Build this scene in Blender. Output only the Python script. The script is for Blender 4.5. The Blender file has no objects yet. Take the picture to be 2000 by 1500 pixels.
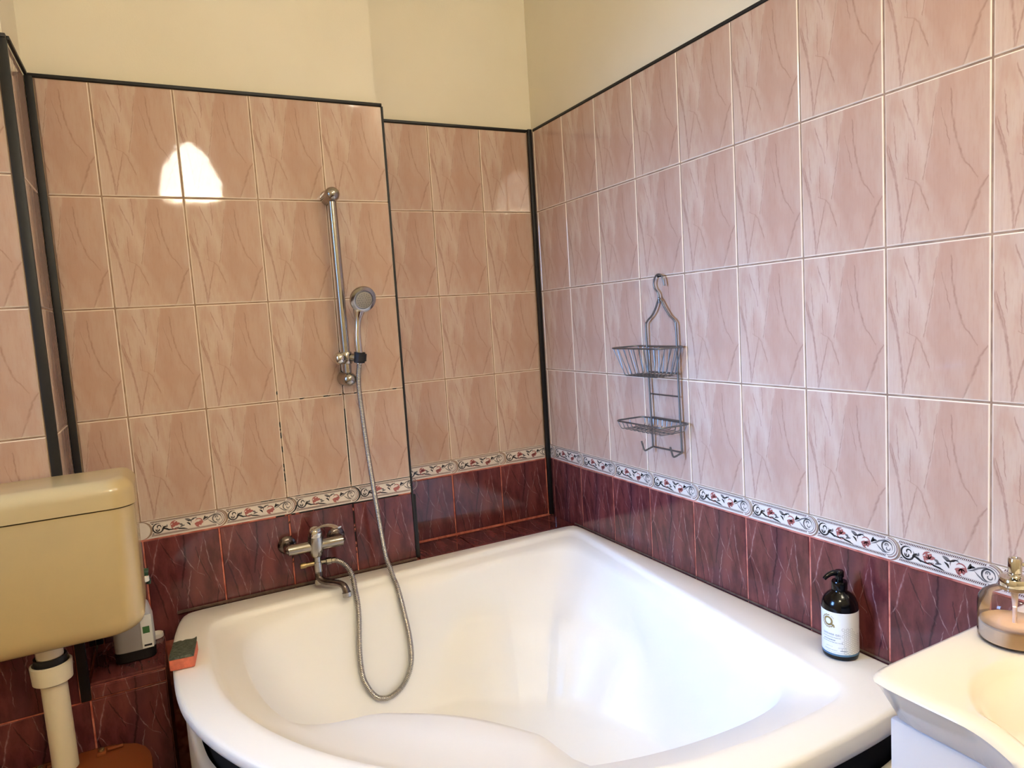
import bpy, bmesh, math, random
import numpy as np
from mathutils import Vector, Matrix, Euler

random.seed(7)
S = bpy.context.scene
COL = S.collection
R = math.radians
PI = math.pi

# ------------------------------------------------------------------ camera, world, lights, exposure
cam_d = bpy.data.cameras.new('camera')
cam_d.sensor_width = 36.0
cam_d.lens = 1333.5 / 2000 * 36
cam_d.clip_start = 0.02
cam = bpy.data.objects.new('camera', cam_d)
cam.location = (-1.3243, -2.325, 1.3898)
cam.rotation_euler = (R(84.43), R(3.618), R(-27.238))
COL.objects.link(cam)
S.camera = cam

world = bpy.data.worlds.new('sky')
S.world = world
world.use_nodes = True
world.node_tree.nodes['Background'].inputs[0].default_value = (0.62, 0.78, 1.0, 1)
world.node_tree.nodes['Background'].inputs[1].default_value = 0.8

LAMP_STRENGTH = 20.0
MIRROR_LAMP_STRENGTH = 70.0
LAMP_COLOUR = (1.0, 0.92, 0.77)
dl = bpy.data.lights.new('window_daylight', 'AREA')
dl.shape = 'RECTANGLE'
dl.size = 0.55
dl.size_y = 0.9
dl.energy = 9.5
dl.color = (0.26, 0.51, 1.0)
dl.spread = R(58)
dlo = bpy.data.objects.new('window_daylight', dl)
dlo.location = (-2.46, -0.86, 1.62)
dlo.rotation_euler = (Vector((0.0, -1.10, 0.95)) - Vector((-2.46, -0.86, 1.62))).to_track_quat('-Z', 'Y').to_euler()
COL.objects.link(dlo)

S.cycles.max_bounces = 8
S.cycles.diffuse_bounces = 6
S.cycles.glossy_bounces = 3
S.cycles.transparent_max_bounces = 8
S.cycles.caustics_reflective = False
S.cycles.caustics_refractive = False
S.cycles.use_light_tree = False
S.cycles.adaptive_threshold = 0.03

vs = S.view_settings
vs.view_transform = 'Standard'
vs.look = 'None'
vs.exposure = 0.42
vs.gamma = 1.0
vs.use_curve_mapping = False

# ------------------------------------------------------------------ helpers
def tag(o, label=None, cat=None, group=None, kind=None):
    if label: o['label'] = label
    if cat: o['category'] = cat
    if group: o['group'] = group
    if kind: o['kind'] = kind
    return o

def link(name, me, parent=None, loc=(0, 0, 0), rot=(0, 0, 0)):
    o = bpy.data.objects.new(name, me)
    COL.objects.link(o)
    if parent is not None:
        o.parent = parent
    o.location = loc
    o.rotation_euler = rot
    return o

def empty(name, loc=(0, 0, 0)):
    o = bpy.data.objects.new(name, None)
    o.empty_display_size = 0.05
    COL.objects.link(o)
    o.location = loc
    return o

def mesh(name, verts, faces, mats=(), smooth=False, mi=None):
    me = bpy.data.meshes.new(name)
    me.from_pydata([tuple(v) for v in verts], [], [tuple(f) for f in faces])
    for m in (mats if isinstance(mats, (list, tuple)) else [mats]):
        me.materials.append(m)
    if smooth:
        me.polygons.foreach_set('use_smooth', [True] * len(me.polygons))
    if mi is not None:
        me.polygons.foreach_set('material_index', mi)
    me.update()
    return me

class MB:
    """collects shapes into one mesh"""
    def __init__(s): s.v = []; s.f = []; s.m = []
    def add(s, v, f, m=0):
        n = len(s.v)
        s.v += [tuple(x) for x in v]
        s.f += [tuple(i + n for i in q) for q in f]
        s.m += [m] * len(f)
    def box(s, a, b, m=0):
        (x0, y0, z0), (x1, y1, z1) = a, b
        s.add([(x0,y0,z0),(x1,y0,z0),(x1,y1,z0),(x0,y1,z0),(x0,y0,z1),(x1,y0,z1),(x1,y1,z1),(x0,y1,z1)],
              [(0,3,2,1),(4,5,6,7),(0,1,5,4),(1,2,6,5),(2,3,7,6),(3,0,4,7)], m)
    def tube(s, pts, r, n=10, m=0, cap=True, closed=False):
        pts = [Vector(p) for p in pts]
        k = len(pts)
        rs = r if isinstance(r, (list, tuple)) else [r] * k
        T = []
        for i in range(k):
            if closed: t = pts[(i+1) % k] - pts[i-1]
            else: t = pts[min(i+1, k-1)] - pts[max(i-1, 0)]
            T.append(t.normalized())
        a = Vector((0, 0, 1)) if abs(T[0].z) < .9 else Vector((1, 0, 0))
        N = (a - T[0] * a.dot(T[0])).normalized()
        v = []; f = []
        for i in range(k):
            if i:
                N = (N - T[i] * N.dot(T[i])).normalized()
            B = T[i].cross(N)
            for j in range(n):
                an = 2 * PI * j / n
                v.append(pts[i] + (N * math.cos(an) + B * math.sin(an)) * rs[i])
        for i in range(k if closed else k - 1):
            i2 = (i + 1) % k
            for j in range(n):
                f.append((i*n+j, i*n+(j+1) % n, i2*n+(j+1) % n, i2*n+j))
        if cap and not closed:
            f.append(tuple(range(n-1, -1, -1)))
            f.append(tuple((k-1)*n+j for j in range(n)))
        s.add(v, f, m)
    def lathe(s, prof, c=(0,0,0), axis=(0,0,1), n=32, m=0, caps=True):
        """prof: list of (radius, height along axis)"""
        ax = Vector(axis).normalized()
        a = Vector((1, 0, 0)) if abs(ax.x) < .9 else Vector((0, 1, 0))
        N = (a - ax * a.dot(ax)).normalized(); B = ax.cross(N); c = Vector(c)
        v = []; f = []
        for r, h in prof:
            for j in range(n):
                an = 2 * PI * j / n
                v.append(c + ax * h + (N * math.cos(an) + B * math.sin(an)) * r)
        for i in range(len(prof) - 1):
            for j in range(n):
                f.append((i*n+j, i*n+(j+1) % n, (i+1)*n+(j+1) % n, (i+1)*n+j))
        if caps:
            if prof[0][0] > 1e-6: f.append(tuple(range(n-1, -1, -1)))
            if prof[-1][0] > 1e-6: f.append(tuple((len(prof)-1)*n+j for j in range(n)))
        s.add(v, f, m)
    def build(s, name, mats, parent=None, loc=(0,0,0), rot=(0,0,0), smooth=True, angle=40, bevel=0, seg=2):
        me = mesh(name, s.v, s.f, mats, False, s.m)
        bm = bmesh.new(); bm.from_mesh(me)
        bmesh.ops.remove_doubles(bm, verts=bm.verts, dist=1e-6)
        bmesh.ops.recalc_face_normals(bm, faces=bm.faces)
        if bevel:
            es = [e for e in bm.edges if len(e.link_faces) == 2 and e.calc_face_angle(0) > R(30)]
            bmesh.ops.bevel(bm, geom=es, offset=bevel, segments=seg, profile=.5, affect='EDGES', clamp_overlap=True)
        if smooth:
            for f in bm.faces: f.smooth = True
            for e in bm.edges:
                e.smooth = not (len(e.link_faces) == 2 and e.calc_face_angle(0) > R(angle))
        bm.to_mesh(me); bm.free()
        return link(name, me, parent, loc, rot)

def catmull(pts, n=8, closed=False):
    P = [Vector(p) for p in pts]; out = []; k = len(P)
    for i in range(k if closed else k - 1):
        if closed: p0, p1, p2, p3 = P[i-1], P[i], P[(i+1) % k], P[(i+2) % k]
        else: p0, p1, p2, p3 = P[max(i-1,0)], P[i], P[i+1], P[min(i+2,k-1)]
        for j in range(n):
            t = j / n
            out.append(.5 * ((2*p1) + (p2-p0)*t + (2*p0-5*p1+4*p2-p3)*t*t + (3*p1-p0-3*p2+p3)*t**3))
    if not closed: out.append(P[-1])
    return out

def rounded_poly(pts, r, n=5):
    """round the corners of an open or closed 3D polyline (closed)"""
    P = [Vector(p) for p in pts]; out = []; k = len(P)
    for i in range(k):
        a, b, c = P[i-1], P[i], P[(i+1) % k]
        p = b + (a-b).normalized()*r; q = b + (c-b).normalized()*r
        for j in range(n + 1):
            t = j / n
            out.append((1-t)**2*p + 2*t*(1-t)*b + t*t*q)
    return out

# ------------------------------------------------------------------ materials
def srgb(r, g, b):
    def c(x):
        x /= 255.
        return x/12.92 if x <= .04045 else ((x+.055)/1.055)**2.4
    return (c(r), c(g), c(b), 1)

class NT:
    def __init__(s, name):
        s.mat = bpy.data.materials.new(name)
        s.mat.use_nodes = True
        s.t = s.mat.node_tree
        s.b = s.t.nodes['Principled BSDF']
        s.out = s.t.nodes['Material Output']
    def n(s, typ, **kw):
        nd = s.t.nodes.new(typ)
        for k, v in kw.items(): setattr(nd, k, v)
        return nd
    def l(s, a, b): s.t.links.new(a, b)
    def put(s, sock, v):
        if isinstance(v, (int, float)): sock.default_value = v
        elif isinstance(v, tuple): sock.default_value = v
        else: s.l(v, sock)
    def math(s, op, a, b=0.0, c=0.0, clamp=False):
        nd = s.n('ShaderNodeMath', operation=op); nd.use_clamp = clamp
        s.put(nd.inputs[0], a); s.put(nd.inputs[1], b); s.put(nd.inputs[2], c)
        return nd.outputs[0]
    def mr(s, v, a, b, c=0.0, d=1.0, smooth=True):
        nd = s.n('ShaderNodeMapRange'); nd.interpolation_type = 'SMOOTHSTEP' if smooth else 'LINEAR'
        for i, x in enumerate((v, a, b, c, d)): s.put(nd.inputs[i], x)
        return nd.outputs[0]
    def mix(s, f, a, b, mode='MIX'):
        nd = s.n('ShaderNodeMix', data_type='RGBA', blend_type=mode)
        s.put(nd.inputs[0], f); s.put(nd.inputs[6], a); s.put(nd.inputs[7], b)
        return nd.outputs[2]
    def noise(s, vec, scale, detail=3, rough=.5, dist=0.0):
        nd = s.n('ShaderNodeTexNoise')
        if vec is not None: s.l(vec, nd.inputs['Vector'])
        nd.inputs['Scale'].default_value = scale; nd.inputs['Detail'].default_value = detail
        nd.inputs['Roughness'].default_value = rough; nd.inputs['Distortion'].default_value = dist
        return nd.outputs[0]
    def comb(s, x, y, z):
        nd = s.n('ShaderNodeCombineXYZ')
        for i, v in enumerate((x, y, z)): s.put(nd.inputs[i], v)
        return nd.outputs[0]
    def sep(s, v):
        nd = s.n('ShaderNodeSeparateXYZ'); s.l(v, nd.inputs[0]); return nd.outputs
    def ramp(s, f, stops):
        nd = s.n('ShaderNodeValToRGB'); cr = nd.color_ramp
        while len(cr.elements) < len(stops): cr.elements.new(.5)
        for e, (p, c) in zip(cr.elements, stops): e.position = p; e.color = c
        s.put(nd.inputs[0], f); return nd
    def bump(s, h, strength=.2, dist=.001):
        nd = s.n('ShaderNodeBump'); nd.inputs['Strength'].default_value = strength
        nd.inputs['Distance'].default_value = dist
        s.l(h, nd.inputs['Height']); s.l(nd.outputs[0], s.b.inputs['Normal'])
    def set(s, **kw):
        for k, v in kw.items(): s.put(s.b.inputs[k.replace('_', ' ')], v)
        return s.mat

def simple(name, col, rough=.5, metal=0.0, var=0.0, scale=20, **kw):
    t = NT(name)
    if var:
        tc = t.n('ShaderNodeTexCoord')
        f = t.noise(tc.outputs['Object'], scale, 4)
        k = t.mr(f, .3, .7, 1 - var, 1 + var, False)
        c = t.mix(1.0, col, t.comb(k, k, k), 'MULTIPLY')
        t.set(Base_Color=c)
    else:
        t.set(Base_Color=col)
    t.set(Roughness=rough, Metallic=metal, **kw)
    return t.mat

def vein(t, u, v, pts, w, width_var=None):
    """pts [(u,t)] with t increasing downwards; returns a 0..1 mask along that line"""
    stops = [(max(pts[0][1] - .012, 0), (pts[0][0], 0, 0, 1))]
    for i, (pu, pt) in enumerate(pts):
        k = w if 0 < i < len(pts) - 1 else w * .55
        stops.append((min(max(pt, 0), 1), (pu, k, 0, 1)))
    stops.append((min(pts[-1][1] + .012, 1), (pts[-1][0], 0, 0, 1)))
    rp = t.ramp(v, stops)
    sp = t.n('ShaderNodeSeparateColor'); t.l(rp.outputs[0], sp.inputs[0])
    d = t.math('ABSOLUTE', t.math('SUBTRACT', u, sp.outputs[0]))
    q = t.math('DIVIDE', d, t.math('ADD', sp.outputs[1], 1e-4))
    return t.math('SUBTRACT', 1.0, q, clamp=True)

def edge_curve(t, v, pts):
    rp = t.ramp(v, [(p[1], (p[0], 0, 0, 1)) for p in pts])
    sp = t.n('ShaderNodeSeparateColor'); t.l(rp.outputs[0], sp.inputs[0])
    return sp.outputs[0]

def tile_uv(t):
    uvn = t.n('ShaderNodeUVMap'); uvn.uv_map = 'print'
    s = t.sep(uvn.outputs[0])
    u, v = s[0], t.math('SUBTRACT', 1.0, s[1])          # v runs downwards
    vec = t.comb(t.math('MULTIPLY', u, 1.0), t.math('MULTIPLY', v, 1.5), 0.0)
    n1 = t.n('ShaderNodeTexNoise'); t.l(vec, n1.inputs['Vector']); n1.inputs['Scale'].default_value = 14
    n1.inputs['Detail'].default_value = 3
    wob = t.math('MULTIPLY', t.math('SUBTRACT', n1.outputs[0], .5), .035)
    return u, v, vec, t.math('ADD', u, wob)

def tile_edge(t, u, v, W=.2, H=.3013, w=.0045):
    du = t.math('MULTIPLY', t.math('MINIMUM', u, t.math('SUBTRACT', 1.0, u)), W)
    dv = t.math('MULTIPLY', t.math('MINIMUM', v, t.math('SUBTRACT', 1.0, v)), H)
    return t.mr(t.math('MINIMUM', du, dv), w * .45, w, 1.0, 0.0)

def glaze_bump(t, amount=.12):
    tc = t.n('ShaderNodeTexCoord')
    t.bump(t.noise(tc.outputs['Object'], 16, 2), amount, .002)

def make_pink():
    t = NT('pink_marbled_tile')
    u, v, vec, uw = tile_uv(t)
    light = srgb(200, 177, 160); mid = srgb(191, 161, 143); dark = srgb(181, 143, 125)
    # soft cloud
    st = t.comb(t.math('MULTIPLY', uw, 5.0), t.math('MULTIPLY', v, 2.2), 3.1)
    cl = t.noise(st, 1.0, 4, .55)
    c = t.mix(t.mr(cl, .38, .66), mid, light)
    # dark kite right of the sharp edge A and left of C
    A = edge_curve(t, v, [(.54, 0), (.505, .15), (.47, .34), (.43, .48), (.39, .60), (.45, .76), (.52, .92), (.60, 1.0)])
    Cc = edge_curve(t, v, [(1.08, 0), (1.05, .5), (.97, .66), (.90, .73), (.83, .87), (.75, 1.0)])
    softA = t.mr(v, .55, .8, .02, .14)
    a = t.mr(t.math('SUBTRACT', uw, A), 0.0, softA)
    b = t.mr(t.math('SUBTRACT', Cc, uw), 0.0, .02)
    k = t.math('MULTIPLY', a, b)
    fall = t.mr(t.math('SUBTRACT', uw, A), 0.0, .6, 1.0, .45)
    k = t.math('MULTIPLY', t.math('MULTIPLY', k, fall), t.mr(cl, .25, .7, .75, 1.0))
    c = t.mix(t.math('MULTIPLY', k, .62), c, dark)
    # pale streak left of A near the top
    ps = edge_curve(t, v, [(.22, 0), (.30, .2), (.37, .45), (.39, .6), (.39, 1.0)])
    pk = t.mr(t.math('ABSOLUTE', t.math('SUBTRACT', uw, ps)), .02, .12, 1.0, 0.0)
    pk = t.math('MULTIPLY', pk, t.mr(v, .35, .62, .8, 0.0))
    c = t.mix(t.math('MULTIPLY', pk, .45), c, srgb(215, 198, 184))
    # pale foot at the lower left and lower right
    pf = t.math('MULTIPLY', t.mr(uw, .0, .42, 1.0, 0.0), t.mr(v, .45, .8, 0.0, .7))
    c = t.mix(t.math('MULTIPLY', pf, .7), c, srgb(212, 192, 176))
    # fine upright mottling of the print
    fs = t.comb(t.math('MULTIPLY', u, 60.0), t.math('MULTIPLY', v, 9.0), 1.7)
    c = t.mix(t.mr(t.noise(fs, 1.0, 3, .6), .45, .8, 0.0, .28), c, srgb(174, 131, 114))
    V = [([(.19,.08),(.24,.17),(.30,.27),(.31,.34)], .010), ([(.34,.02),(.35,.18),(.34,.25)], .008),
         ([(.01,.30),(.05,.42),(.11,.56),(.15,.73),(.175,.91),(.17,1.0)], .012),
         ([(.04,.34),(.09,.46),(.125,.58),(.15,.70)], .007),
         ([(.22,.575),(.31,.60),(.36,.645),(.40,.72),(.44,.80)], .009),
         ([(.31,.61),(.27,.72),(.21,.88),(.18,1.0)], .009),
         ([(.65,.10),(.66,.24),(.70,.40),(.75,.52),(.88,.65)], .010),
         ([(.52,.10),(.49,.22),(.46,.36),(.42,.50),(.39,.60)], .006),
         ([(.965,.66),(.90,.73),(.83,.87),(.75,.995)], .014),
         ([(.10,.20),(.11,.35),(.13,.46)], .006), ([(.25,.36),(.24,.48),(.245,.58)], .006),
         ([(.56,.20),(.61,.34),(.64,.42)], .006)]
    m = None
    for pts, w in V:
        x = vein(t, uw, v, pts, w * 1.45)
        m = x if m is None else t.math('MAXIMUM', m, x)
    m = t.math('MULTIPLY', m, t.mr(t.noise(vec, 9, 2), .3, .6, .35, .75))
    c = t.mix(t.math('MULTIPLY', m, .75), c, srgb(138, 93, 79))
    c = t.mix(tile_edge(t, u, v, w=.0055), c, srgb(246, 233, 216))
    glaze_bump(t, .10)
    return t.set(Base_Color=c, Roughness=.045, IOR=1.5)

def make_dark():
    t = NT('maroon_marbled_tile')
    u, v, vec, uw = tile_uv(t)
    st = t.comb(t.math('MULTIPLY', uw, 4.5), t.math('MULTIPLY', v, 2.2), 8.3)
    cl = t.noise(st, 1.0, 5, .6)
    c = t.mix(t.mr(cl, .36, .66), srgb(84, 40, 42), srgb(118, 62, 60))
    pa = edge_curve(t, v, [(.55, 0), (.52, .2), (.50, .38), (.45, .6), (.42, 1.0)])
    pk = t.mr(t.math('ABSOLUTE', t.math('SUBTRACT', uw, pa)), .02, .17, .55, 0.0)
    c = t.mix(t.math('MULTIPLY', pk, t.mr(cl, .3, .6, .3, 1.0)), c, srgb(72, 42, 52))
    B = [([(.52,.0),(.51,.25),(.46,.40),(.43,.52)], .022), ([(.22,.05),(.26,.12),(.33,.22),(.37,.30)], .012),
         ([(.05,.33),(.10,.45),(.17,.65),(.20,.80)], .016), ([(.66,.15),(.69,.25),(.74,.37),(.82,.50)], .012),
         ([(.47,.50),(.52,.66),(.56,.80),(.57,1.0)], .010), ([(.93,.55),(.88,.70),(.86,.85)], .014),
         ([(.30,.38),(.36,.50),(.40,.62)], .008)]
    m = None
    for pts, w in B:
        x = vein(t, uw, v, pts, w); m = x if m is None else t.math('MAXIMUM', m, x)
    c = t.mix(t.math('MULTIPLY', m, .75), c, srgb(30, 14, 20))
    Wv = [([(.20,.01),(.16,.10),(.12,.19),(.08,.32),(.03,.38)], .012), ([(.08,.33),(.15,.41),(.22,.48),(.27,.60),(.30,.70)], .009),
          ([(.41,.0),(.45,.12),(.50,.21),(.58,.33),(.65,.40),(.74,.44)], .009), ([(.78,.03),(.74,.16),(.69,.29),(.65,.40)], .008),
          ([(.78,.04),(.80,.16),(.82,.29),(.88,.47),(.97,.66)], .010), ([(.82,.30),(.86,.41),(.90,.55),(.93,.66)], .006),
          ([(.57,.38),(.53,.50),(.49,.64),(.47,.80)], .010), ([(.32,.22),(.38,.27),(.50,.33)], .005),
          ([(.05,.0),(.07,.10),(.09,.18)], .006), ([(.62,.55),(.68,.65),(.70,.8)], .006), ([(.36,.60),(.33,.75),(.34,.9)], .006)]
    m = None
    for pts, w in Wv:
        x = vein(t, uw, v, pts, w); m = x if m is None else t.math('MAXIMUM', m, x)
    m = t.math('MULTIPLY', m, t.mr(t.noise(vec, 10, 2), .35, .65, .12, .62))
    c = t.mix(m, c, srgb(182, 144, 144))
    glaze_bump(t, .10)
    return t.set(Base_Color=c, Roughness=.07, IOR=1.5)

M = {}
M['pink'] = make_pink()
M['dark'] = make_dark()
M['border'] = simple('border_tile_glaze', srgb(226, 214, 200), .22, var=.03, scale=60)
M['print_black'] = simple('border_print_black', srgb(42, 36, 34), .25)
M['print_grey'] = simple('border_print_grey', srgb(112, 104, 100), .25)
M['print_red'] = simple('border_print_red', srgb(168, 96, 88), .25)
M['print_brown'] = simple('border_print_brown', srgb(96, 62, 56), .25)
M['print_line'] = simple('border_print_line', srgb(150, 120, 110), .25)

def make_plaster():
    t = NT('cream_wall_paint')
    tc = t.n('ShaderNodeTexCoord')
    n1 = t.noise(tc.outputs['Object'], 2.0, 4)
    c = t.mix(t.mr(n1, .3, .7), srgb(226, 217, 194), srgb(232, 224, 203))
    t.bump(t.noise(tc.outputs['Object'], 240, 2), .25, .0008)
    return t.set(Base_Color=c, Roughness=.75)
M['plaster'] = make_plaster()

def make_grout():
    t = NT('tile_grout')
    g = t.n('ShaderNodeNewGeometry')
    p = t.sep(g.outputs['Position'])
    n1 = t.noise(g.outputs['Position'], 30, 4)
    tan = t.mix(t.mr(n1, .3, .7), srgb(142, 114, 92), srgb(170, 142, 118))
    red = t.mix(t.mr(n1, .35, .65), srgb(172, 82, 64), srgb(214, 130, 108))
    k = t.mr(p[2], .830, .834, 0.0, 1.0)
    c = t.mix(k, red, tan)
    # black mould in the wet corner under the shower rail
    d = t.n('ShaderNodeVectorMath', operation='DISTANCE')
    t.l(g.outputs['Position'], d.inputs[0]); d.inputs[1].default_value = (-.80, -.157, .93)
    reach = t.mr(d.outputs['Value'], .12, .46, .34, .74, False)
    n2 = t.noise(g.outputs['Position'], 42, 3, .6)
    mould = t.mr(t.math('SUBTRACT', n2, reach), 0.0, .05)
    onmid = t.math('MULTIPLY', t.mr(p[1], -.17, -.165, 0.0, 1.0), t.mr(p[1], -.14, -.13, 1.0, 0.0))
    c = t.mix(t.math('MULTIPLY', mould, onmid), c, srgb(18, 15, 13))
    return t.set(Base_Color=c, Roughness=.8)
M['grout'] = make_grout()
M['trim'] = simple('black_trim', srgb(10, 9, 9), .5, var=.1, scale=30)
M['acrylic'] = simple('white_acrylic', srgb(251, 249, 243), .32, Specular_IOR_Level=.35)
M['apron'] = simple('white_acrylic_panel', srgb(236, 228, 212), .3)
M['void'] = simple('gap_shade_black', srgb(10, 9, 9), .9)  # flat black standing for the shade under the bath lip
M['sealant'] = simple('grimy_sealant', srgb(92, 70, 58), .6, var=.4, scale=60)
M['ceramic'] = simple('white_ceramic', srgb(240, 235, 222), .12, Coat_Weight=.4, Coat_Roughness=.04)
M['cabinet'] = simple('white_lacquer', srgb(226, 228, 234), .3)
M['cistern'] = simple('yellowed_plastic', srgb(192, 170, 122), .24, var=.03, scale=6, Coat_Weight=.3, Coat_Roughness=.08)
M['pipe'] = simple('ivory_pipe_plastic', srgb(226, 216, 190), .3)
M['hose'] = simple('ribbed_hose_metal', (.40, .37, .33, 1), .25, 1.0)
M['chrome'] = simple('chrome', (.40, .37, .325, 1), .18, 1.0, var=.08, scale=40)
M['chrome_bright'] = simple('polished_chrome', (.66, .63, .56, 1), .06, 1.0)
M['steel'] = simple('steel_wire', (.22, .215, .21, 1), .42, 1.0)
M['spout'] = simple('worn_dark_chrome', (.16, .13, .12, 1), .22, 1.0, var=.3, scale=30)
M['rubber'] = simple('black_rubber', srgb(16, 15, 15), .55)
M['blackplastic'] = simple('glossy_black_plastic', srgb(3, 3, 4), .16, Specular_IOR_Level=.35)
M['nozzle'] = simple('grey_nozzle_plate', srgb(150, 142, 128), .45)
M['label'] = simple('white_paper_label', srgb(232, 232, 228), .5)
M['gold'] = simple('gold_print', (.38, .30, .12, 1), .3, .7)
M['ink'] = simple('blue_grey_ink', srgb(92, 110, 128), .6)
M['ink_pale'] = simple('pale_grey_ink', srgb(196, 194, 188), .6)
M['foil'] = simple('blue_foil_band', srgb(70, 110, 140), .35)
M['sponge'] = simple('coral_sponge_foam', srgb(208, 112, 86), .9, var=.12, scale=120)

def make_scour():
    t = NT('green_grey_scouring_pad')
    tc = t.n('ShaderNodeTexCoord')
    w = t.n('ShaderNodeMapping'); w.inputs['Scale'].default_value = (1, 5, 1)
    t.l(tc.outputs['Object'], w.inputs[0])
    f = t.noise(w.outputs[0], 90, 4, .7)
    c = t.mix(t.mr(f, .35, .65), srgb(44, 50, 40), srgb(104, 108, 90))
    t.bump(f, .9, .003)
    return t.set(Base_Color=c, Roughness=.95)
M['scour'] = make_scour()

def glassy(name, col, rough=.03, ior=1.45, clear=.6):
    """thin-walled clear plastic or glass: light passes straight through, edges reflect"""
    t = NT(name)
    tr = t.n('ShaderNodeBsdfTransparent'); tr.inputs[0].default_value = col
    gl = t.n('ShaderNodeBsdfGlossy'); gl.inputs['Roughness'].default_value = rough
    df = t.n('ShaderNodeBsdfDiffuse'); df.inputs[0].default_value = col
    m1 = t.n('ShaderNodeMixShader'); m1.inputs[0].default_value = 1 - clear
    t.l(tr.outputs[0], m1.inputs[1]); t.l(df.outputs[0], m1.inputs[2])
    fr = t.n('ShaderNodeFresnel'); fr.inputs[0].default_value = ior
    m2 = t.n('ShaderNodeMixShader')
    t.l(fr.outputs[0], m2.inputs[0]); t.l(m1.outputs[0], m2.inputs[1]); t.l(gl.outputs[0], m2.inputs[2])
    t.l(m2.outputs[0], t.out.inputs[0])
    t.mat.use_backface_culling = False
    return t.mat
M['pinkglass'] = glassy('pale_pink_glass', srgb(254, 249, 251), .02, 1.45, 1.0)
M['amber'] = glassy('amber_translucent_plastic', srgb(176, 92, 48), .08, 1.5, .5)
M['windowglass'] = glassy('window_glass', (.95, .97, 1, 1), .0, 1.45, 1.0)
M['soap'] = simple('peach_liquid_soap', srgb(248, 216, 172), .35, var=.06, scale=30)
M['tubeplastic'] = simple('milky_dip_tube', srgb(224, 206, 190), .4)
M['bottlegrey'] = simple('grey_translucent_bottle', srgb(170, 168, 168), .35)
M['green'] = simple('green_plastic', srgb(60, 110, 62), .4)
M['darkgreen'] = simple('dark_green_plastic', srgb(24, 62, 44), .4)
M['whiteplastic'] = simple('white_plastic', srgb(236, 230, 222), .35)
M['blackbase'] = simple('black_bottle_base', srgb(20, 20, 22), .4)
M['floor'] = simple('maroon_floor_tile', srgb(88, 46, 44), .3, var=.2, scale=8)
M['ceiling'] = simple('white_ceiling_paint', srgb(236, 230, 214), .8)
M['framewhite'] = simple('white_window_frame', srgb(232, 232, 230), .4)
M['brass'] = simple('aged_brass', (.45, .33, .16, 1), .35, 1.0)

def emis(name, col, s):
    t = NT(name)
    return t.set(Base_Color=(.9, .85, .7, 1), Emission_Color=(*col, 1), Emission_Strength=s, Roughness=.4)
M['shade'] = emis('glowing_opal_shade', LAMP_COLOUR, LAMP_STRENGTH)

# ------------------------------------------------------------------ layout numbers (metres)
TW, TH = .2, .3013            # wall tile module
G = .0042                     # grout joint
ZB = .88                      # top of the border strip
BH = .0537                    # border height
ZD = ZB - BH                  # top of the maroon row
ZT = ZB + 4 * TH - .003       # top of the pink tiles
YM = -.157                    # face of the boxed-out middle wall
XE = -.627                    # its right edge
XL = -1.567                   # its left end
YL = -.41                     # face of the left wall part
RIM = .60                     # bath rim height
CEIL = 2.95
X_LEFT, Y_FRONT = -2.25, -3.5

# ------------------------------------------------------------------ room shell
def prism(name, poly, z0, z1, mat):
    n = len(poly)
    v = [(x, y, z0) for x, y in poly] + [(x, y, z1) for x, y in poly]
    f = [tuple(range(n-1, -1, -1)), tuple(range(n, 2*n))] + [(i, (i+1) % n, (i+1) % n + n, i+n) for i in range(n)]
    mb = MB(); mb.add(v, f)
    return mb.build(name, mat, smooth=False)

wall_back = prism('wall_back', [(.20, .01), (.01, .01), (-.642, .01), (-.642, YM+.01), (XL-.004, YM+.01), (XL-.004, YL+.01), (X_LEFT-.15, YL+.01), (X_LEFT-.15, .2), (.20, .2)], 0, CEIL, M['plaster'])
tag(wall_back, 'stepped tiled back wall with cream paint above, behind the bath tap', 'wall', kind='structure')
mb = MB(); mb.box((.01, Y_FRONT-.15, 0), (.2, .0095, CEIL))
wall_right = mb.build('wall_right', M['plaster'], smooth=False)
tag(wall_right, 'long tiled right wall with cream paint above, carrying the wire caddy', 'wall', kind='structure')
wy0, wy1, wz0, wz1 = -1.20, -.52, 1.10, 2.12
mb = MB()
for a, b in [((Y_FRONT-.15, 0), (wy0, CEIL)), ((wy1, 0), (YL+.0095, CEIL)), ((wy0, 0), (wy1, wz0)), ((wy0, wz1), (wy1, CEIL))]:
    mb.box((X_LEFT-.18, a[0], a[1]), (X_LEFT, b[0], b[1]))
wall_left = mb.build('wall_left', M['plaster'], smooth=False)
tag(wall_left, 'cream side wall with the window, outside the view', 'wall', kind='structure')
mb = MB(); mb.box((X_LEFT+.0005, Y_FRONT-.15, 0), (.0095, Y_FRONT, CEIL))
tag(mb.build('wall_front', M['plaster'], smooth=False), 'cream wall behind the viewer', 'wall', kind='structure')
mb = MB(); mb.box((X_LEFT-.18, Y_FRONT-.15, -.12), (.2, .2, 0))
tag(mb.build('floor', M['floor'], smooth=False), 'maroon tiled bathroom floor', 'floor', kind='structure')
mb = MB(); mb.box((X_LEFT-.18, Y_FRONT-.15, CEIL), (.2, .2, CEIL+.1))
tag(mb.build('ceiling', M['ceiling'], smooth=False), 'white painted ceiling', 'ceiling', kind='structure')
win = empty('window_1', (X_LEFT-.09, (wy0+wy1)/2, wz0))
tag(win, 'white framed window in the side wall', 'window', kind='structure')
mb = MB(); hw = (wy1-wy0)/2; hh = wz1-wz0
for a, b in [((-hw, 0), (-hw+.05, hh)), ((hw-.05, 0), (hw, hh)), ((-hw+.05, 0), (hw-.05, .05)), ((-hw+.05, hh-.05), (hw-.05, hh))]:
    mb.box((-.025, a[0], a[1]), (.025, b[0], b[1]))
mb.build('window_frame', M['framewhite'], win, smooth=False)
mb = MB(); mb.box((-.003, -hw+.05, .05), (.003, hw-.05, hh-.05))
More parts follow.
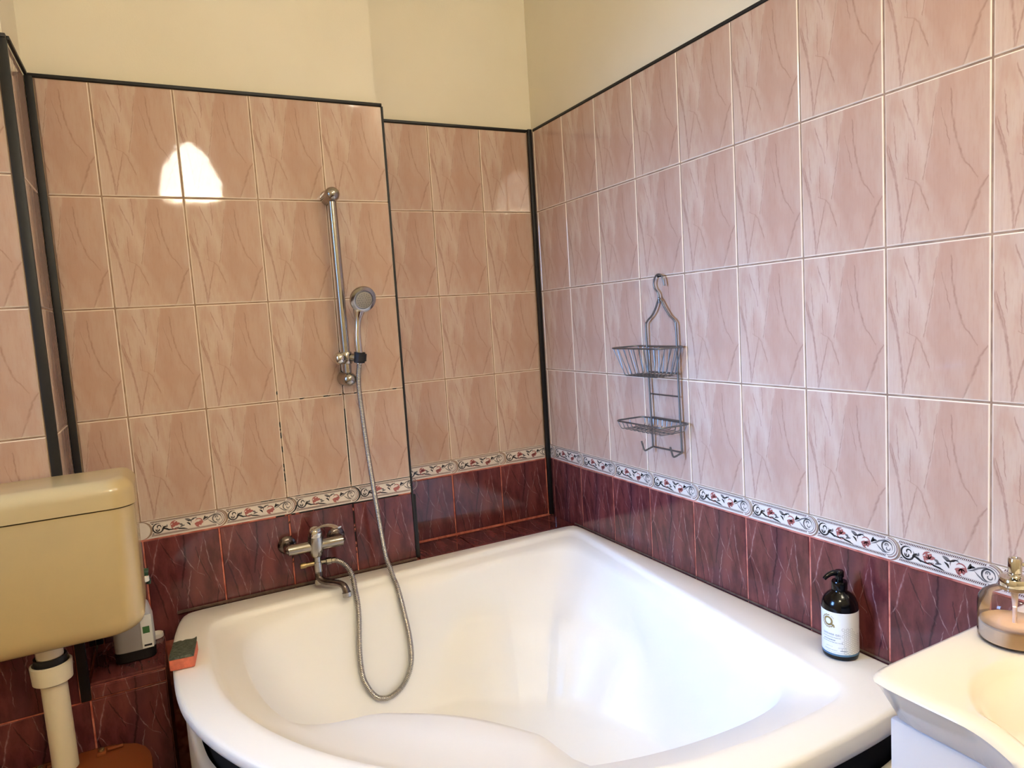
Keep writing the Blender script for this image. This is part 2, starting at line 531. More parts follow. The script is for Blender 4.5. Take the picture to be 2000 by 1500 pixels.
mb.build('pane', M['windowglass'], win, smooth=False)

# ------------------------------------------------------------------ wall tiles
_tile_cache = {}
def tile_mesh(w, h, u0, v0, mat, key, W=TW, H=TH):
    k = (round(w, 4), round(h, 4), round(u0, 4), round(v0, 4), key)
    if k in _tile_cache: return _tile_cache[k]
    d, b = .0075, .0018
    ring = lambda i, y: [(i, y, i), (w-i, y, i), (w-i, y, h-i), (i, y, h-i)]
    v = ring(0, d) + ring(0, b*.8) + ring(b, 0)
    f = [(8, 9, 10, 11)]
    for a in (0, 4):
        for i in range(4):
            f.append((a+i, a+(i+1) % 4, a+4+(i+1) % 4, a+4+i))
    me = mesh(key, v, f, mat)
    uv = me.uv_layers.new(name='print')
    for lp in me.loops:
        c = me.vertices[lp.vertex_index].co
        uv.data[lp.index].uv = (u0 + c.x / W, v0 + c.z / H)
    _tile_cache[k] = me
    return me

FRAMES = {}   # wall frame: origin, rotation about z, parent
def put_tile(parent, origin, rz, s0, s1, z0, z1, kind, u0=None, v0=0.0, W=TW, H=TH):
    """s runs to the right along the wall as seen from inside; tile fills s0..s1, z0..z1 minus half joints"""
    g = G / 2
    w, h = s1 - s0 - G, z1 - z0 - G
    if w < .006 or h < .006: return None
    if u0 is None: u0 = 0.0
    me = tile_mesh(w, h, u0 + g / W, v0 + g / H, M[kind], kind + '_wall_tile', W, H)
    d = Vector((math.cos(rz), math.sin(rz), 0))
    p = Vector((origin[0], origin[1], 0)) + d * (s0 + g)
    j = .0016
    o = link('wall_tile', me, parent, (p.x, p.y, z0 + g), (random.uniform(-j, j), 0, rz + random.uniform(-j, j)))
    return o

# border print --------------------------------------------------
def ribbon(mb, pts, w, m, y=-.00035, taper=True):
    P = [Vector((p[0], p[1])) for p in pts]; n = len(P)
    v = []
    w = w * 1.45 if taper else w
    for i in range(n):
        t = P[min(i+1, n-1)] - P[max(i-1, 0)]
        t = t.normalized() if t.length > 0 else Vector((1, 0))
        nn = Vector((-t.y, t.x))
        k = i / (n - 1)
        ww = w * (.15 + .85 * math.sin(PI * min(max(k, .0), 1)) ** .6) if taper else w
        v += [(P[i].x + nn.x*ww, y, P[i].y + nn.y*ww), (P[i].x - nn.x*ww, y, P[i].y - nn.y*ww)]
    mb.add(v, [(2*i, 2*i+1, 2*i+3, 2*i+2) for i in range(n-1)], m)

def arc2(cx, cz, r, a0, a1, n=14, r1=None):
    r1 = r if r1 is None else r1
    return [(cx + (r+(r1-r)*i/n)*math.cos(R(a0+(a1-a0)*i/n)), cz + (r+(r1-r)*i/n)*math.sin(R(a0+(a1-a0)*i/n))) for i in range(n+1)]

def leaf2(mb, a, b, w, m, bend=0.0):
    A = Vector(a); B = Vector(b); d = B - A; nn = Vector((-d.y, d.x)).normalized()
    n = 7; v = []; w *= 1.25
    for i in range(n + 1):
        k = i / n
        c = A + d*k + nn*bend*math.sin(PI*k)
        ww = w * math.sin(PI * k) ** .7 + 1e-5
        v += [(c.x+nn.x*ww, -.0003, c.y+nn.y*ww), (c.x-nn.x*ww, -.0003, c.y-nn.y*ww)]
    mb.add(v, [(2*i, 2*i+1, 2*i+3, 2*i+2) for i in range(n)], m)

BK, GY, RD, BN, LN = 0, 1, 2, 3, 4
def spiral(mb, cx, cz, s, col, flip=1):
    ribbon(mb, arc2(cx, cz, .0135*s, 60*flip, (60+330)*flip, 22), .0011*s, col)
    ribbon(mb, arc2(cx, cz, .0150*s, 100*flip, 330*flip, 18), .0008*s, GY)
    ribbon(mb, arc2(cx+.002*s, cz+.003*s*flip, .0058*s, -30*flip, 230*flip, 12, .004*s), .0011*s, col)
    ribbon(mb, arc2(cx-.001*s, cz-.004*s*flip, .0058*s, 150*flip, 400*flip, 12, .003*s), .0012*s, col)
    mb.lathe([(.0016*s, 0), (.0016*s, .00002)], (cx-.003*s, -.0003, cz-.004*s*flip), (0, -1, 0), 8, col)

def full_print():
    L, h = .2, BH; c = h/2
    mb = MB()
    # ropes
    for z0, z1 in ((h-.0095, h-.0060), (.0060, .0095)):
        x = .024
        while x < L - .008:
            mb.add([(x, -.0003, z0), (x+.0022, -.0003, z0), (x+.0038, -.0003, z1), (x+.0016, -.0003, z1)], [(0, 1, 2, 3)], BN)
            x += .0034
    for z in (h-.0050, h-.0106, .0050, .0106):
        ribbon(mb, [(.020, z), (L-.004, z)], .0003, LN, taper=False)
    # small corner triangles beside the round joint
    for sz in (-1, 1):
        mb.add([(.0285, -.0003, c+sz*.012), (.0335, -.0003, c+sz*.0145), (.0255, -.0003, c+sz*.0155)], [(0, 1, 2)], BK)
    # left spiral with leaf
    spiral(mb, .0425, c, .98, BK)
    leaf2(mb, (.052, c-.010), (.063, c+.004), .0022, BK, .002)
    leaf2(mb, (.056, c-.004), (.071, c-.012), .0020, BK, .002)
    leaf2(mb, (.060, c-.002), (.066, c+.007), .0018, GY, -.002)
    ribbon(mb, [(.048, c-.009), (.060, c-.0035), (.070, c-.009), (.082, c-.0105), (.095, c-.006)], .0012, BK)
    # red flower
    for a in (25, 70, 115, 165):
        leaf2(mb, (.087, c-.001), (.087+.0135*math.cos(R(a)), c-.001+.0135*math.sin(R(a))), .0030, RD, .0015)
    leaf2(mb, (.073, c+.003), (.090, c+.014), .0016, RD, .003)
    ribbon(mb, arc2(.087, c-.001, .0105, 150, 330, 12), .0010, RD)
    ribbon(mb, [(.086, c-.007), (.096, c-.011), (.108, c-.013), (.118, c-.016)], .0014, BK)
    leaf2(mb, (.096, c+.002), (.106, c-.005), .0022, GY, .002)
    leaf2(mb, (.098, c-.008), (.112, c-.004), .0018, GY, .0015)
    # middle tendrils
    leaf2(mb, (.112, c+.014), (.130, c+.004), .0021, GY, .002)
    leaf2(mb, (.116, c+.003), (.126, c-.008), .0018, BK, .002)
    ribbon(mb, [(.113, c+.012), (.122, c+.006), (.134, c+.009), (.144, c+.015)], .0011, BK)
    ribbon(mb, arc2(.138, c+.002, .010, 30, 200, 12), .0010, GY)
    # second red flower, hanging
    for a in (-20, -65, -110, -155):
        leaf2(mb, (.148, c-.001), (.148+.013*math.cos(R(a)), c-.001+.013*math.sin(R(a))), .0030, RD, .0015)
    ribbon(mb, arc2(.148, c-.002, .0100, -40, 150, 12), .0010, RD)
    leaf2(mb, (.138, c-.006), (.150, c-.016), .0016, RD, -.002)
    # dark leaf and stem to the right spiral
    leaf2(mb, (.160, c+.001), (.166, c+.014), .0024, BK, -.002)
    leaf2(mb, (.163, c+.003), (.175, c+.008), .0020, BK, .002)
    ribbon(mb, [(.160, c-.002), (.170, c+.002), (.180, c+.009), (.192, c+.0135), (.204, c+.012)], .0012, GY)
    ribbon(mb, [(.172, c+.002), (.180, c-.006), (.188, c-.012), (.198, c-.0145)], .0010, GY)
    end_print(mb, L)
    return mb

def end_print(mb, L):
    h = BH; c = h/2
    ribbon(mb, arc2(L-.002, c, .0168, -95, 95, 18), .0007, GY, taper=False)
    ribbon(mb, arc2(L-.001, c, .0208, -90, 90, 18), .0014, LN, taper=False)
    spiral(mb, L-.002, c, .86, GY, -1)

PRN = [M['print_black'], M['print_grey'], M['print_red'], M['print_brown'], M['print_line']]
def mk_print(mb, name):
    return mesh(name, mb.v, mb.f, PRN, False, mb.m)
PRINT_FULL = mk_print(full_print(), 'border_print')
_mb = MB(); end_print(_mb, .0245); PRINT_END = mk_print(_mb, 'border_print_end')
_mb = full_print()
PRINT_CUT = mk_print(_mb, 'border_print_cut')

_bc = {}
def border_mesh(L, left, right):
    k = (round(L, 4), left, right)
    if k in _bc: return _bc[k]
    h = BH - G*.7; c = h/2; r = h/2 - .0008; g = G/2
    poly = []
    if right: poly += [(L-g+r*math.cos(R(a)), c+r*1.0*math.sin(R(a))) for a in range(-90, 91, 12)]
    else: poly += [(L-g, 0), (L-g, h)]
    if left: poly += [(g+.0005+(r+.0012)*math.cos(R(a)), c+c*math.sin(R(a))) for a in range(90, -91, -12)]
    else: poly += [(g, h), (g, 0)]
    n = len(poly)
    v = [(x, -.0000, z) for x, z in poly] + [(x, .0075, z) for x, z in poly]
    f = [tuple(range(n))] + [(i, i+n, (i+1) % n + n, (i+1) % n) for i in range(n)]
    me = mesh('border_tile', v, f, M['border'])
    _bc[k] = me
    return me

def put_border(parent, origin, rz, s0, s1, left=True, right=True, pr=None):
    d = Vector((math.cos(rz), math.sin(rz), 0))
    p = Vector((origin[0], origin[1], 0)) + d * s0
    o = link('border_tile', border_mesh(s1-s0, left, right), parent, (p.x, p.y, ZD + G*.62), (0, 0, rz))
    if pr is not None:
        link('border_print', pr, o)
    return o

def grout_bed(parent, a, b):
    mb = MB(); mb.box(a, b)
    o = mb.build('grout', M['grout'], parent, smooth=False)
    return o

def run(parent, origin, rz, cuts, rows_dark, border=True, pink=True, u_first=0.0):
    """cuts: s positions of the joints, from left to right"""
    for i in range(len(cuts) - 1):
        s0, s1 = cuts[i], cuts[i+1]
        w = s1 - s0
        full = abs(w - TW) < .012
        u0 = 0.0 if (full or i > 0) else 1 - w / TW
        if pink:
            for j in range(4):
                z1 = ZB + (j+1)*TH if j < 3 else ZT
                put_tile(parent, origin, rz, s0, s1, ZB + j*TH, z1, 'pink', u0)
        if border:
            last = i == len(cuts) - 2
            if full:
                put_border(parent, origin, rz, s0, s1, i > 0, not last, PRINT_FULL if not last else PRINT_FULL)
            elif i == 0:
                put_border(parent, origin, rz, s0, s1, False, not last, PRINT_END if w < .05 else None)
            else:
                put_border(parent, origin, rz, s0, s1, True, False)
        for za, zb in rows_dark:
            v0 = 0.0 if zb == ZD else 0.0
            put_tile(parent, origin, rz, s0, s1, za, zb, 'dark', u0, v0=1 - (zb - za) / TH)

# right wall: s = distance from the corner
zd1 = ZD - .3063
run(wall_right, (0, 0), R(-90), [.0012, .0245] + [.0245 + TW*k for k in range(1, 12)], [(zd1, ZD)])
run(wall_right, (0, 0), R(-90), [1.4245 + TW*k for k in range(5)], [(zd1-TH, zd1-.0002), (.004, zd1-TH)], border=False, pink=False)
grout_bed(wall_right, (.0024, -2.25, .004), (.0105, -.0005, ZT-.001))
# recess: s = x, from XE to corner
run(wall_back, (0, 0), 0, [-.617, -.417, -.217, -.018], [(RIM+.001, ZD)])
grout_bed(wall_back, (-.6405, .0024, .2), (-.0005, .0105, ZT-.001))
# boxed-out middle wall
run(wall_back, (0, YM), 0, [XL+.018, -1.427, -1.227, -1.027, -.827, XE], [(zd1, ZD)])
grout_bed(wall_back, (XL+.002, YM+.0024, .005), (XE-.0045, YM+.0105, ZT-.001))
# its hidden right cheek
run(wall_back, (XE, 0), R(90), [YM+.004, -.002], [(RIM+.001, ZD)], border=False)
grout_bed(wall_back, (-.6425, YM+.004, .2), (XE-.0024, -.0005, ZT-.001))
# cheek of the left wall part (faces the bath)
run(wall_back, (XL, 0), R(90), [YL+.013, YM-.012], [(.56, ZD)], border=False)
put_border(wall_back, (XL, 0), R(90), YL+.013, YM-.012, False, False)
grout_bed(wall_back, (XL-.0105, YL+.004, .2), (XL-.0024, YM-.001, ZT-.001))
# left wall part
run(wall_back, (0, YL), 0, [X_LEFT+.001, -2.184, -1.984, -1.784, XL-.018], [(zd1, ZD)])
run(wall_back, (0, YL), 0, [X_LEFT+.001, -2.167, -1.967, -1.767, XL+.001], [(zd1-TH, zd1), (.004, zd1-TH)], border=False, pink=False)
grout_bed(wall_back, (X_LEFT+.001, YL+.0024, .005), (XL+.0030, YL+.0105, ZT-.001))

# ------------------------------------------------------------------ black trims
def trim(n, a, b, label):
    mb = MB(); mb.box(a, b)
    o = mb.build('trim_%d' % n, M['trim'], smooth=True, bevel=.0012, seg=2)
    tag(o, label, 'trim', kind='structure')
TT = .009
trim(1, (.0008, -2.25, ZT), (.0098, -.0135, ZT+TT), 'black edging strip along the top of the right wall tiles')
trim(2, (-.6265, -.0035, ZT), (-.0175, .0098, ZT+TT), 'black edging strip above the tiles in the recess')
trim(3, (XL+.0005, YM-.0035, ZT), (XE, YM+.0098, ZT+TT), 'black edging strip above the tiles behind the shower rail')
trim(4, (X_LEFT+.001, YL-.0035, ZT), (XL+.003, YL+.0098, ZT+TT), 'black edging strip above the tiles over the cistern')
trim(5, (-.0170, -.0130, RIM+.001), (-.0005, -.0005, ZT+TT), 'black upright corner strip where recess and right wall meet')
trim(6, (XE-.003, YM-.0035, RIM+.0005), (XE+.0035, YM+.007, ZT-.0005), 'thin black upright strip on the boxed-out wall edge right of the shower rail')
trim(7, (XL+.0005, YM-.0125, .562), (XL+.0175, YM-.0002, ZT-.0005), 'black upright strip in the inner corner left of the middle wall')
trim(8, (XL-.0175, YL-.0035, .522), (XL+.0035, YL+.0115, ZT-.0005), 'leftmost black upright strip on the outer corner above the cistern')
trim(9, (XL+.0005, YL+.012, ZT), (XL+.0080, YM-.0130, ZT+TT), 'short black edging strip on the narrow cheek beside the cistern wall')

trim(10, (XE+.0037, YM+.0005, RIM+.0005), (XE+.0125, YM+.012, ZD-.008), 'black sealed gap beside the boxed-out wall at the maroon row')

# ------------------------------------------------------------------ tiled ledges
led = empty('tiled_ledge', (-.31, -.08, 0))
tag(led, 'maroon tiled ledge in the recess behind the bath corner', 'ledge')
mb = MB(); mb.box((-.6225, -.1655, .30), (-.0035, -.0035, RIM-.010))
mb.build('ledge_body', M['grout'], led, (.31, .08, 0), smooth=False)
for a, b in ((-.617, -.417), (-.417, -.217), (-.217, -.005)):
    w, h = b-a-G, .160-G
    me = tile_mesh(w, h, .1, .2, M['dark'], 'ledge_tile')
    link('ledge_tile', me, led, (a+G/2+.31, -.0045-h+.08, RIM-.0025), (R(-90), 0, 0)).scale = (1, 1, 1)
led2 = empty('tiled_pipe_box', (-1.48, -.28, 0))
tag(led2, 'low maroon tiled boxing beside the bath under the cistern', 'ledge')
ZL = .56
mb = MB(); mb.box((XL+.004, YL+.0060, .003), (-1.398, YM-.004, ZL-.008))
mb.build('ledge_body', M['grout'], led2, (1.48, .28, 0), smooth=False)
def ledtile(x0, x1, z0, z1):
    me = tile_mesh(x1-x0-G, z1-z0-G, 0.05, max(0, 1-(z1-z0)/TH), M['dark'], 'ledge_tile')
    link('ledge_tile', me, led2, (x0+G/2+1.48, YL+.28, z0+G/2))
ledtile(XL+.0040, -1.397, .520, ZL-.006)
ledtile(XL+.0015, -1.397, .520-TH, .520)
ledtile(XL+.0015, -1.397, .005, .520-TH)
me = tile_mesh(.166, .238, .0, .1, M['dark'], 'ledge_tile')
link('ledge_tile', me, led2, (XL+.004+1.48, YL+.008+.28, ZL-.0002), (R(-90), 0, 0))

# ------------------------------------------------------------------ corner bath
def smax(vals, k):
    a = np.stack(vals); m = a.max(0)
    return m + k*np.log(np.exp((a-m)/k).sum(0))
NTH = 320
TC = (.5, .5)
th = np.linspace(0, 2*PI, NTH, endpoint=False)
def radial(f, hi=1.7):
    lo = np.zeros(NTH); h = np.full(NTH, hi)
    for _ in range(45):
        m = (lo+h)/2
        a = TC[0]+m*np.cos(th); b = TC[1]+m*np.sin(th)
        ins = f(a, b) < 0
        lo = np.where(ins, m, lo); h = np.where(ins, h, m)
    return lo
BX = 1.383
def outline(off, k):
    return lambda a, b: smax([.003-a+off, .003-b+off, a-BX+off, b-BX+off, np.hypot(a-.324, b-.324)-1.069+off], k)
OUT = lambda off, k=.012: radial(outline(off, k))
INN = lambda off=0.0, k=.022: radial(lambda a, b: smax([(.035+.105*b)-a+off, (.050+.055*a)-b+off, a-1.305+off, b-1.305+off, np.hypot(a-.324, b-.324)-.985+off], k))
def sstep(x, a, b):
    t = np.clip((x-a)/(b-a), 0, 1); return t*t*(3-2*t)
def angd(c):
    return np.abs((th - R(c) + PI) % (2*PI) - PI) * 180/PI
inn = INN()
dseat = angd(45)
wseat = 1 - sstep(dseat, 20, 46)
rings = []
Z0 = np.zeros(NTH)
def ring(r, z): rings.append((r, z + Z0))
lip = 1 + .75*sstep(np.degrees(th), 55, 100)*(1-sstep(np.degrees(th), 150, 180))
ring(OUT(.05), -.027*lip); ring(OUT(.006), -.030*lip); ring(OUT(.001), -.026*lip); ring(OUT(0), -.020*lip); ring(OUT(0), -.011); ring(OUT(.003), -.004); ring(OUT(.011), -.0003)
ring(INN(-.020), .0005); ring(INN(-.006), .0005); ring(INN(-.001), -.003); ring(INN(.004, .025), -.010); ring(INN(.010, .03), -.017)
# floor outline: lobes left and right, pinched on the diagonal
rf = .30 + .06*np.cos(2*(th-R(135)))
back = 1 - sstep(angd(224), 42, 78)
s_n = np.array([.03, .08, .16, .24, .33, .44, .57, .71, .86, 1.0])
z_n = np.array([-.028, -.075, -.14, -.21, -.275, -.335, -.38, -.408, -.424, -.430])
rs = .445 + .20*(dseat/38)**2
base = INN(.030, .06)                    # the bowl edge turns the corners with a wide sweep
thd = np.degrees(th)
rc = np.interp(thd, [150, 166, 178, 200, 212, 219, 226, 236, 250, 268, 285, 300], [.36, .375, .375, .345, .325, .335, .350, .335, .325, .375, .42, .46])
seat_r = [base-.012, base-.035, (base-.05)*.5+(rs+.03)*.5, rs+.035, rs+.010, rs-.012, rs-.04, rs-.075, rs-.12, rf*.75]
seat_z = [-.024, -.036, -.050, -.062, -.072, -.105, -.20, -.32, -.40, -.430]
back_r = [base-.006, base-.016, base*.70+rc*.30-.008, base*.35+rc*.65-.004, rc+.016, rc-.004, rc*.88, rc*.77, rc*.66, rc*.56]
back_z = [-.022, -.042, -.092, -.148, -.196, -.212, -.252, -.325, -.395, -.430]
ridge = np.exp(-(angd(219)/6.0)**2)
ridge_z = [0, 0, 0, 0, 0, .012, .034, .030, .008, 0]
for i in range(10):
    rn = base*(1-s_n[i]) + rf*s_n[i]
    r = rn*(1-back) + back_r[i]*back
    z = z_n[i]*(1-back) + (back_z[i] + ridge*ridge_z[i])*back
    r = r*(1-wseat) + np.minimum(seat_r[i], base-.004*(i+1))*wseat
    zz = z*(1-wseat) + seat_z[i]*wseat
    ring(r, zz)
r_last, z_last = rings[-1]
for k in (.66, .33, .08):
    ring(r_last*k, z_last*k**3 + (-.432)*(1-k**3))
v = []; f = []
for r, z in rings:
    for j in range(NTH):
        a = TC[0]+r[j]*math.cos(th[j]); b = TC[1]+r[j]*math.sin(th[j])
        v.append((-a, -.165-b, RIM+z[j]))
nr = len(rings)
for i in range(nr-1):
    for j in range(NTH):
        f.append((i*NTH+j, i*NTH+(j+1) % NTH, (i+1)*NTH+(j+1) % NTH, (i+1)*NTH+j))
f.append(tuple((nr-1)*NTH+j for j in range(NTH)))
TUB0 = Vector((-.70, -.86, 0))
tub = empty('corner_bath', TUB0)
tag(tub, 'large white acrylic corner bath with curved front and moulded seat', 'bathtub')
BATH_V, BATH_F = list(v), list(f)
mb = MB(); mb.add(v, f)
shell = mb.build('shell', M['acrylic'], tub, -TUB0, angle=95)
# black sheet painted in as the shade of the gap, and the apron panel below the lip
oc = OUT(.045)
v = []; f = []
for z in (.004, .572):
    for j in range(NTH):
        v.append((-(TC[0]+oc[j]*math.cos(th[j])), -.165-(TC[1]+oc[j]*math.sin(th[j])), z))
for j in range(NTH): f.append((j, (j+1) % NTH, NTH+(j+1) % NTH, NTH+j))
mb = MB(); mb.add(v, f); mb.build('gap_shade_skirt', M['void'], tub, -TUB0)
gap = .003 + .085*sstep((np.degrees(th)+180) % 360 - 180, -7, 7)*(1-sstep(np.degrees(th), 116, 122))
sel = [j for j in range(NTH) if -8 <= ((math.degrees(th[j]) + 180) % 360 - 180) <= 119]
sel.sort(key=lambda j: ((math.degrees(th[j]) + 180) % 360 - 180))
prof = [(.030, 'b'), (.016, 'b'), (.016, -.02), (.018, -.006), (.024, 0.0), (.034, 0.0)]
outs = {k: OUT(k) for k in (.030, .016, .018, .024, .034)}
v = []; f = []
for off, zz in prof:
    for j in sel:
        zt = RIM - .031*lip[j] - gap[j]
        z = .006 if zz == 'b' else zt + zz
        r = outs[off][j]
        v.append((-(TC[0]+r*math.cos(th[j])), -.165-(TC[1]+r*math.sin(th[j])), z))
n = len(sel)
for i in range(len(prof)-1):
    for j in range(n-1):
        f.append((i*n+j, i*n+j+1, (i+1)*n+j+1, (i+1)*n+j))
mb = MB(); mb.add(v, f); mb.build('apron_panel', M['apron'], tub, -TUB0, angle=50)
mb = MB()
mb.tube([(-.63, -.1635, RIM+.001), (-.9, -.1635, RIM+.001), (-1.2, -.1635, RIM+.001), (-1.36, -.1635, RIM+.001)], .005, 6)
mb.tube([(-.0015, -.17, RIM), (-.0015, -.8, RIM), (-.0015, -1.54, RIM)], .0028, 6)
mb.build('sealant_bead', M['sealant'], tub, -TUB0)

# ------------------------------------------------------------------ shower rail, hand shower, hose
rail = empty('shower_rail', (-.822, YM, 1.24))
tag(rail, 'worn chrome shower slide rail on the middle wall', 'shower rail')
RO = Vector((.822, -YM, -1.24))
mb = MB(); mb.tube([(-.8225, -.212, 1.80), (-.8195, -.212, 1.225)], .0125, 20)
mb.build('rail_bar', M['chrome'], rail, RO)
for z, nm in ((1.792, 1), (1.232, 2)):
    mb = MB()
    mb.lathe([(.0, 0), (.0235, .0), (.024, .004), (.0220, .05), (.0220, .064), (.0203, .073), (.0150, .081), (.007, .0855), (0, .0865)], (-.8225+(.003 if nm == 2 else 0), YM-.0006, z), (0, -1, 0), 28)
    mb.build('bracket', M['chrome'], rail, RO)
sl = MB()
sl.lathe([(.0, -.019), (.015, -.019), (.0175, -.016), (.0175, .016), (.015, .019), (0, .019)], (-.820, -.212, 1.298), (0, 0, 1), 24)
sl.tube([(-.820, -.212, 1.298), (-.80, -.222, 1.298), (-.788, -.232, 1.297)], [.013, .0125, .013], 16)
slider = sl.build('slider', M['chrome'], rail, RO)
mb = MB(); mb.lathe([(0, 0), (.010, 0), (.0105, .008), (.0170, .013), (.0195, .022), (.0175, .031), (.011, .037), (0, .039)], (-.824, -.218, 1.2985), (-.93, -.36, 0), 24)
mb.build('slider_knob', M['chrome_bright'], slider)
mb = MB(); mb.lathe([(.0135, -.016), (.0165, -.016), (.0170, .016), (.0140, .016)], (-.786, -.238, 1.297), (.1, -.10, 1), 24, caps=False)
mb.lathe([(.0150, -.011), (.0178, -.011), (.0180, .011), (.0155, .011)], (-.783, -.239, 1.297), (.1, -.10, 1), 24, caps=False)
mb.build('holder_clip', M['rubber'], slider)

hs = empty('hand_shower', (-.786, -.238, 1.28))
tag(hs, 'chrome hand shower with round spray head, clipped to the rail', 'hand shower')
HO = Vector((.786, .238, -1.28))
hp = catmull([(-.7875, -.2365, 1.277), (-.786, -.238, 1.30), (-.787, -.241, 1.355), (-.784, -.2435, 1.400), (-.779, -.2440, 1.430), (-.773, -.2435, 1.456)], 6)
hr = [.0100 + .0012*math.sin(i*.25) + .0085*max(0, min(1, (i/len(hp)-.55)/.3))**1.5 - .006*max(0, (i/len(hp)-.85)/.15) for i in range(len(hp))]
mb = MB(); mb.tube(hp, hr, 20)
mb.build('handle', M['chrome_bright'], hs, HO)
hn = Vector((.10, -.90, -.34)).normalized()
hc = Vector((-.768, -.262, 1.474))
mb = MB(); mb.lathe([(0, -.022), (.018, -.021), (.032, -.014), (.0395, -.004), (.0412, .003), (.0400, .008), (.0330, .0110), (.0285, .0110), (.0270, .0095), (.0, .0095)], hc, hn, 40)
mb.build('spray_head', M['chrome'], hs, HO)
mb = MB(); mb.lathe([(.0, .0088), (.0255, .0088), (.0255, .0117), (.0240, .0127), (0, .0135)], hc, hn, 32)
pl = mb.build('nozzle_plate', M['nozzle'], hs, HO)
mb = MB()
a = Vector((1, 0, 0)); N = (a-hn*a.dot(hn)).normalized(); B = hn.cross(N)
for rr, cnt in ((.008, 6), (.0145, 12), (.0200, 16)):
    for k in range(cnt):
        p = hc + (N*math.cos(2*PI*k/cnt)+B*math.sin(2*PI*k/cnt))*rr + hn*.0118
        mb.lathe([(.0012, 0), (.0009, .0018), (0, .0018)], p, hn, 6)
mb.build('nozzle', M['rubber'], pl)

HOSE = [(-.7875, -.2365, 1.279), (-.7945, -.237, 1.235), (-.7955, -.238, 1.18), (-.7879, -.24, 1.022), (-.7737, -.243, .832), (-.7609, -.250, .673), (-.7518, -.264, .622),
        (-.7461, -.284, .580), (-.7341, -.2947, .497), (-.7242, -.3024, .4045), (-.7281, -.3111, .333), (-.7519, -.323, .2864), (-.7925, -.3369, .2596),
        (-.8362, -.347, .2577), (-.8719, -.3411, .2875), (-.8908, -.3284, .340), (-.8898, -.3137, .4146), (-.877, -.303, .518), (-.8745, -.288, .610),
        (-.880, -.270, .650), (-.896, -.250, .672), (-.914, -.2265, .678)]
hpts = catmull(HOSE, 44)
# keep the hose resting on the bath wall instead of inside it
from mathutils.bvhtree import BVHTree
_bvh = BVHTree.FromPolygons([Vector(p) for p in BATH_V], BATH_F)
_mid = Vector((-.55, -.72, .62))
_off = []
for p in hpts:
    q, nn, _, dd = _bvh.find_nearest(p)
    if nn.dot(_mid - q) < 0: nn = -nn
    h = (p - q).dot(nn)
    _off.append(nn * max(0.0, .0125 - h) if p.z < .70 and dd < .08 else Vector((0, 0, 0)))
for _ in range(60):
    _off = [(_off[max(i-1, 0)] + _off[i]*2 + _off[min(i+1, len(_off)-1)]) / 4 for i in range(len(_off))]
hpts = [p + o for p, o in zip(hpts, _off)]
# resample evenly so the spiral ribs are regular
seg = [0.0]
for i in range(1, len(hpts)): seg.append(seg[-1]+(hpts[i]-hpts[i-1]).length)
tot = seg[-1]; step = .00125; rp = []; k = 0; d = 0.0
while d < tot:
    while seg[k+1] < d: k += 1
    q = (d-seg[k])/max(seg[k+1]-seg[k], 1e-9)
    rp.append(hpts[k].lerp(hpts[k+1], q)); d += step
rr = [.0074 + (.0011 if (i % 4) in (1, 2) else -.0007) for i in range(len(rp))]
mb = MB(); mb.tube(rp, rr, 10)
hose = mb.build('shower_hose', M['hose'], None, angle=80)
tag(hose, 'ribbed metal shower hose looping down into the bath', 'hose')

# ------------------------------------------------------------------ bath mixer tap
fx, fy, fz = -.966, -.222, .734
tap = empty('bath_mixer_tap', (fx, YM, fz))
tag(tap, 'chrome single lever bath mixer tap above the bath rim', 'tap')
TO = Vector((-fx, -YM, -fz))
mb = MB(); mb.tube([(fx-.082, fy, fz), (fx-.06, fy, fz), (fx+.06, fy, fz), (fx+.082, fy, fz)], [.0160, .0168, .0168, .0160], 22)
mb.build('cross_body', M['chrome'], tap, TO)
for sx in (-1, 1):
    mb = MB()
    mb.tube(catmull([(fx+sx*.074, fy, fz), (fx+sx*.080, fy+.008, fz), (fx+sx*.078, fy+.03, fz), (fx+sx*.075, YM-.004, fz)], 5), .0135, 18)
    mb.build('inlet_elbow', M['chrome'], tap, TO)
    mb = MB(); mb.lathe([(0, 0), (.027, 0), (.028, .004), (.023, .010), (.016, .014), (0, .014)], (fx+sx*.075, YM-.0006, fz), (0, -1, 0), 28)
    mb.build('wall_rosette', M['spout'], tap, TO)
mb = MB(); mb.lathe([(0, -.034), (.0165, -.034), (.0215, -.026), (.0235, -.004), (.0228, .020), (.0215, .030), (0, .030)], (fx, fy, fz), (0, -.10, 1), 32)
mb.build('cartridge_body', M['chrome'], tap, TO)
lv = MB()
lv.lathe([(.0212, 0), (.0214, .010), (.0195, .020), (.0140, .027), (.0060, .030), (0, .0305)], (fx, fy-.003, fz+.031), (.10, -.18, 1), 28)
L0 = Vector((fx+.004, fy-.010, fz+.052)); L1 = Vector((fx+.060, fy-.082, fz+.066))
for i in range(1):
    n = 12; vv = []
    side = Vector((L1-L0)).cross(Vector((0, 0, 1))).normalized()
    for k in range(n+1):
        t = k/n; p = L0.lerp(L1, t) + Vector((0, 0, .010*math.sin(PI*min(t*1.1, 1))))
        w = .0165*(1-t)+.0085*t; h = .0060*(1-t)+.0026*t
        for q in range(12):
            an = 2*PI*q/12
            vv.append(p + side*w*math.cos(an) + Vector((0, 0, 1))*h*math.sin(an))
    ff = [(k*12+q, k*12+(q+1) % 12, (k+1)*12+(q+1) % 12, (k+1)*12+q) for k in range(n) for q in range(12)]
    ff += [tuple(range(11, -1, -1)), tuple(n*12+q for q in range(12))]
    lv.add(vv, ff)
lv.build('lever', M['chrome_bright'], tap, TO)
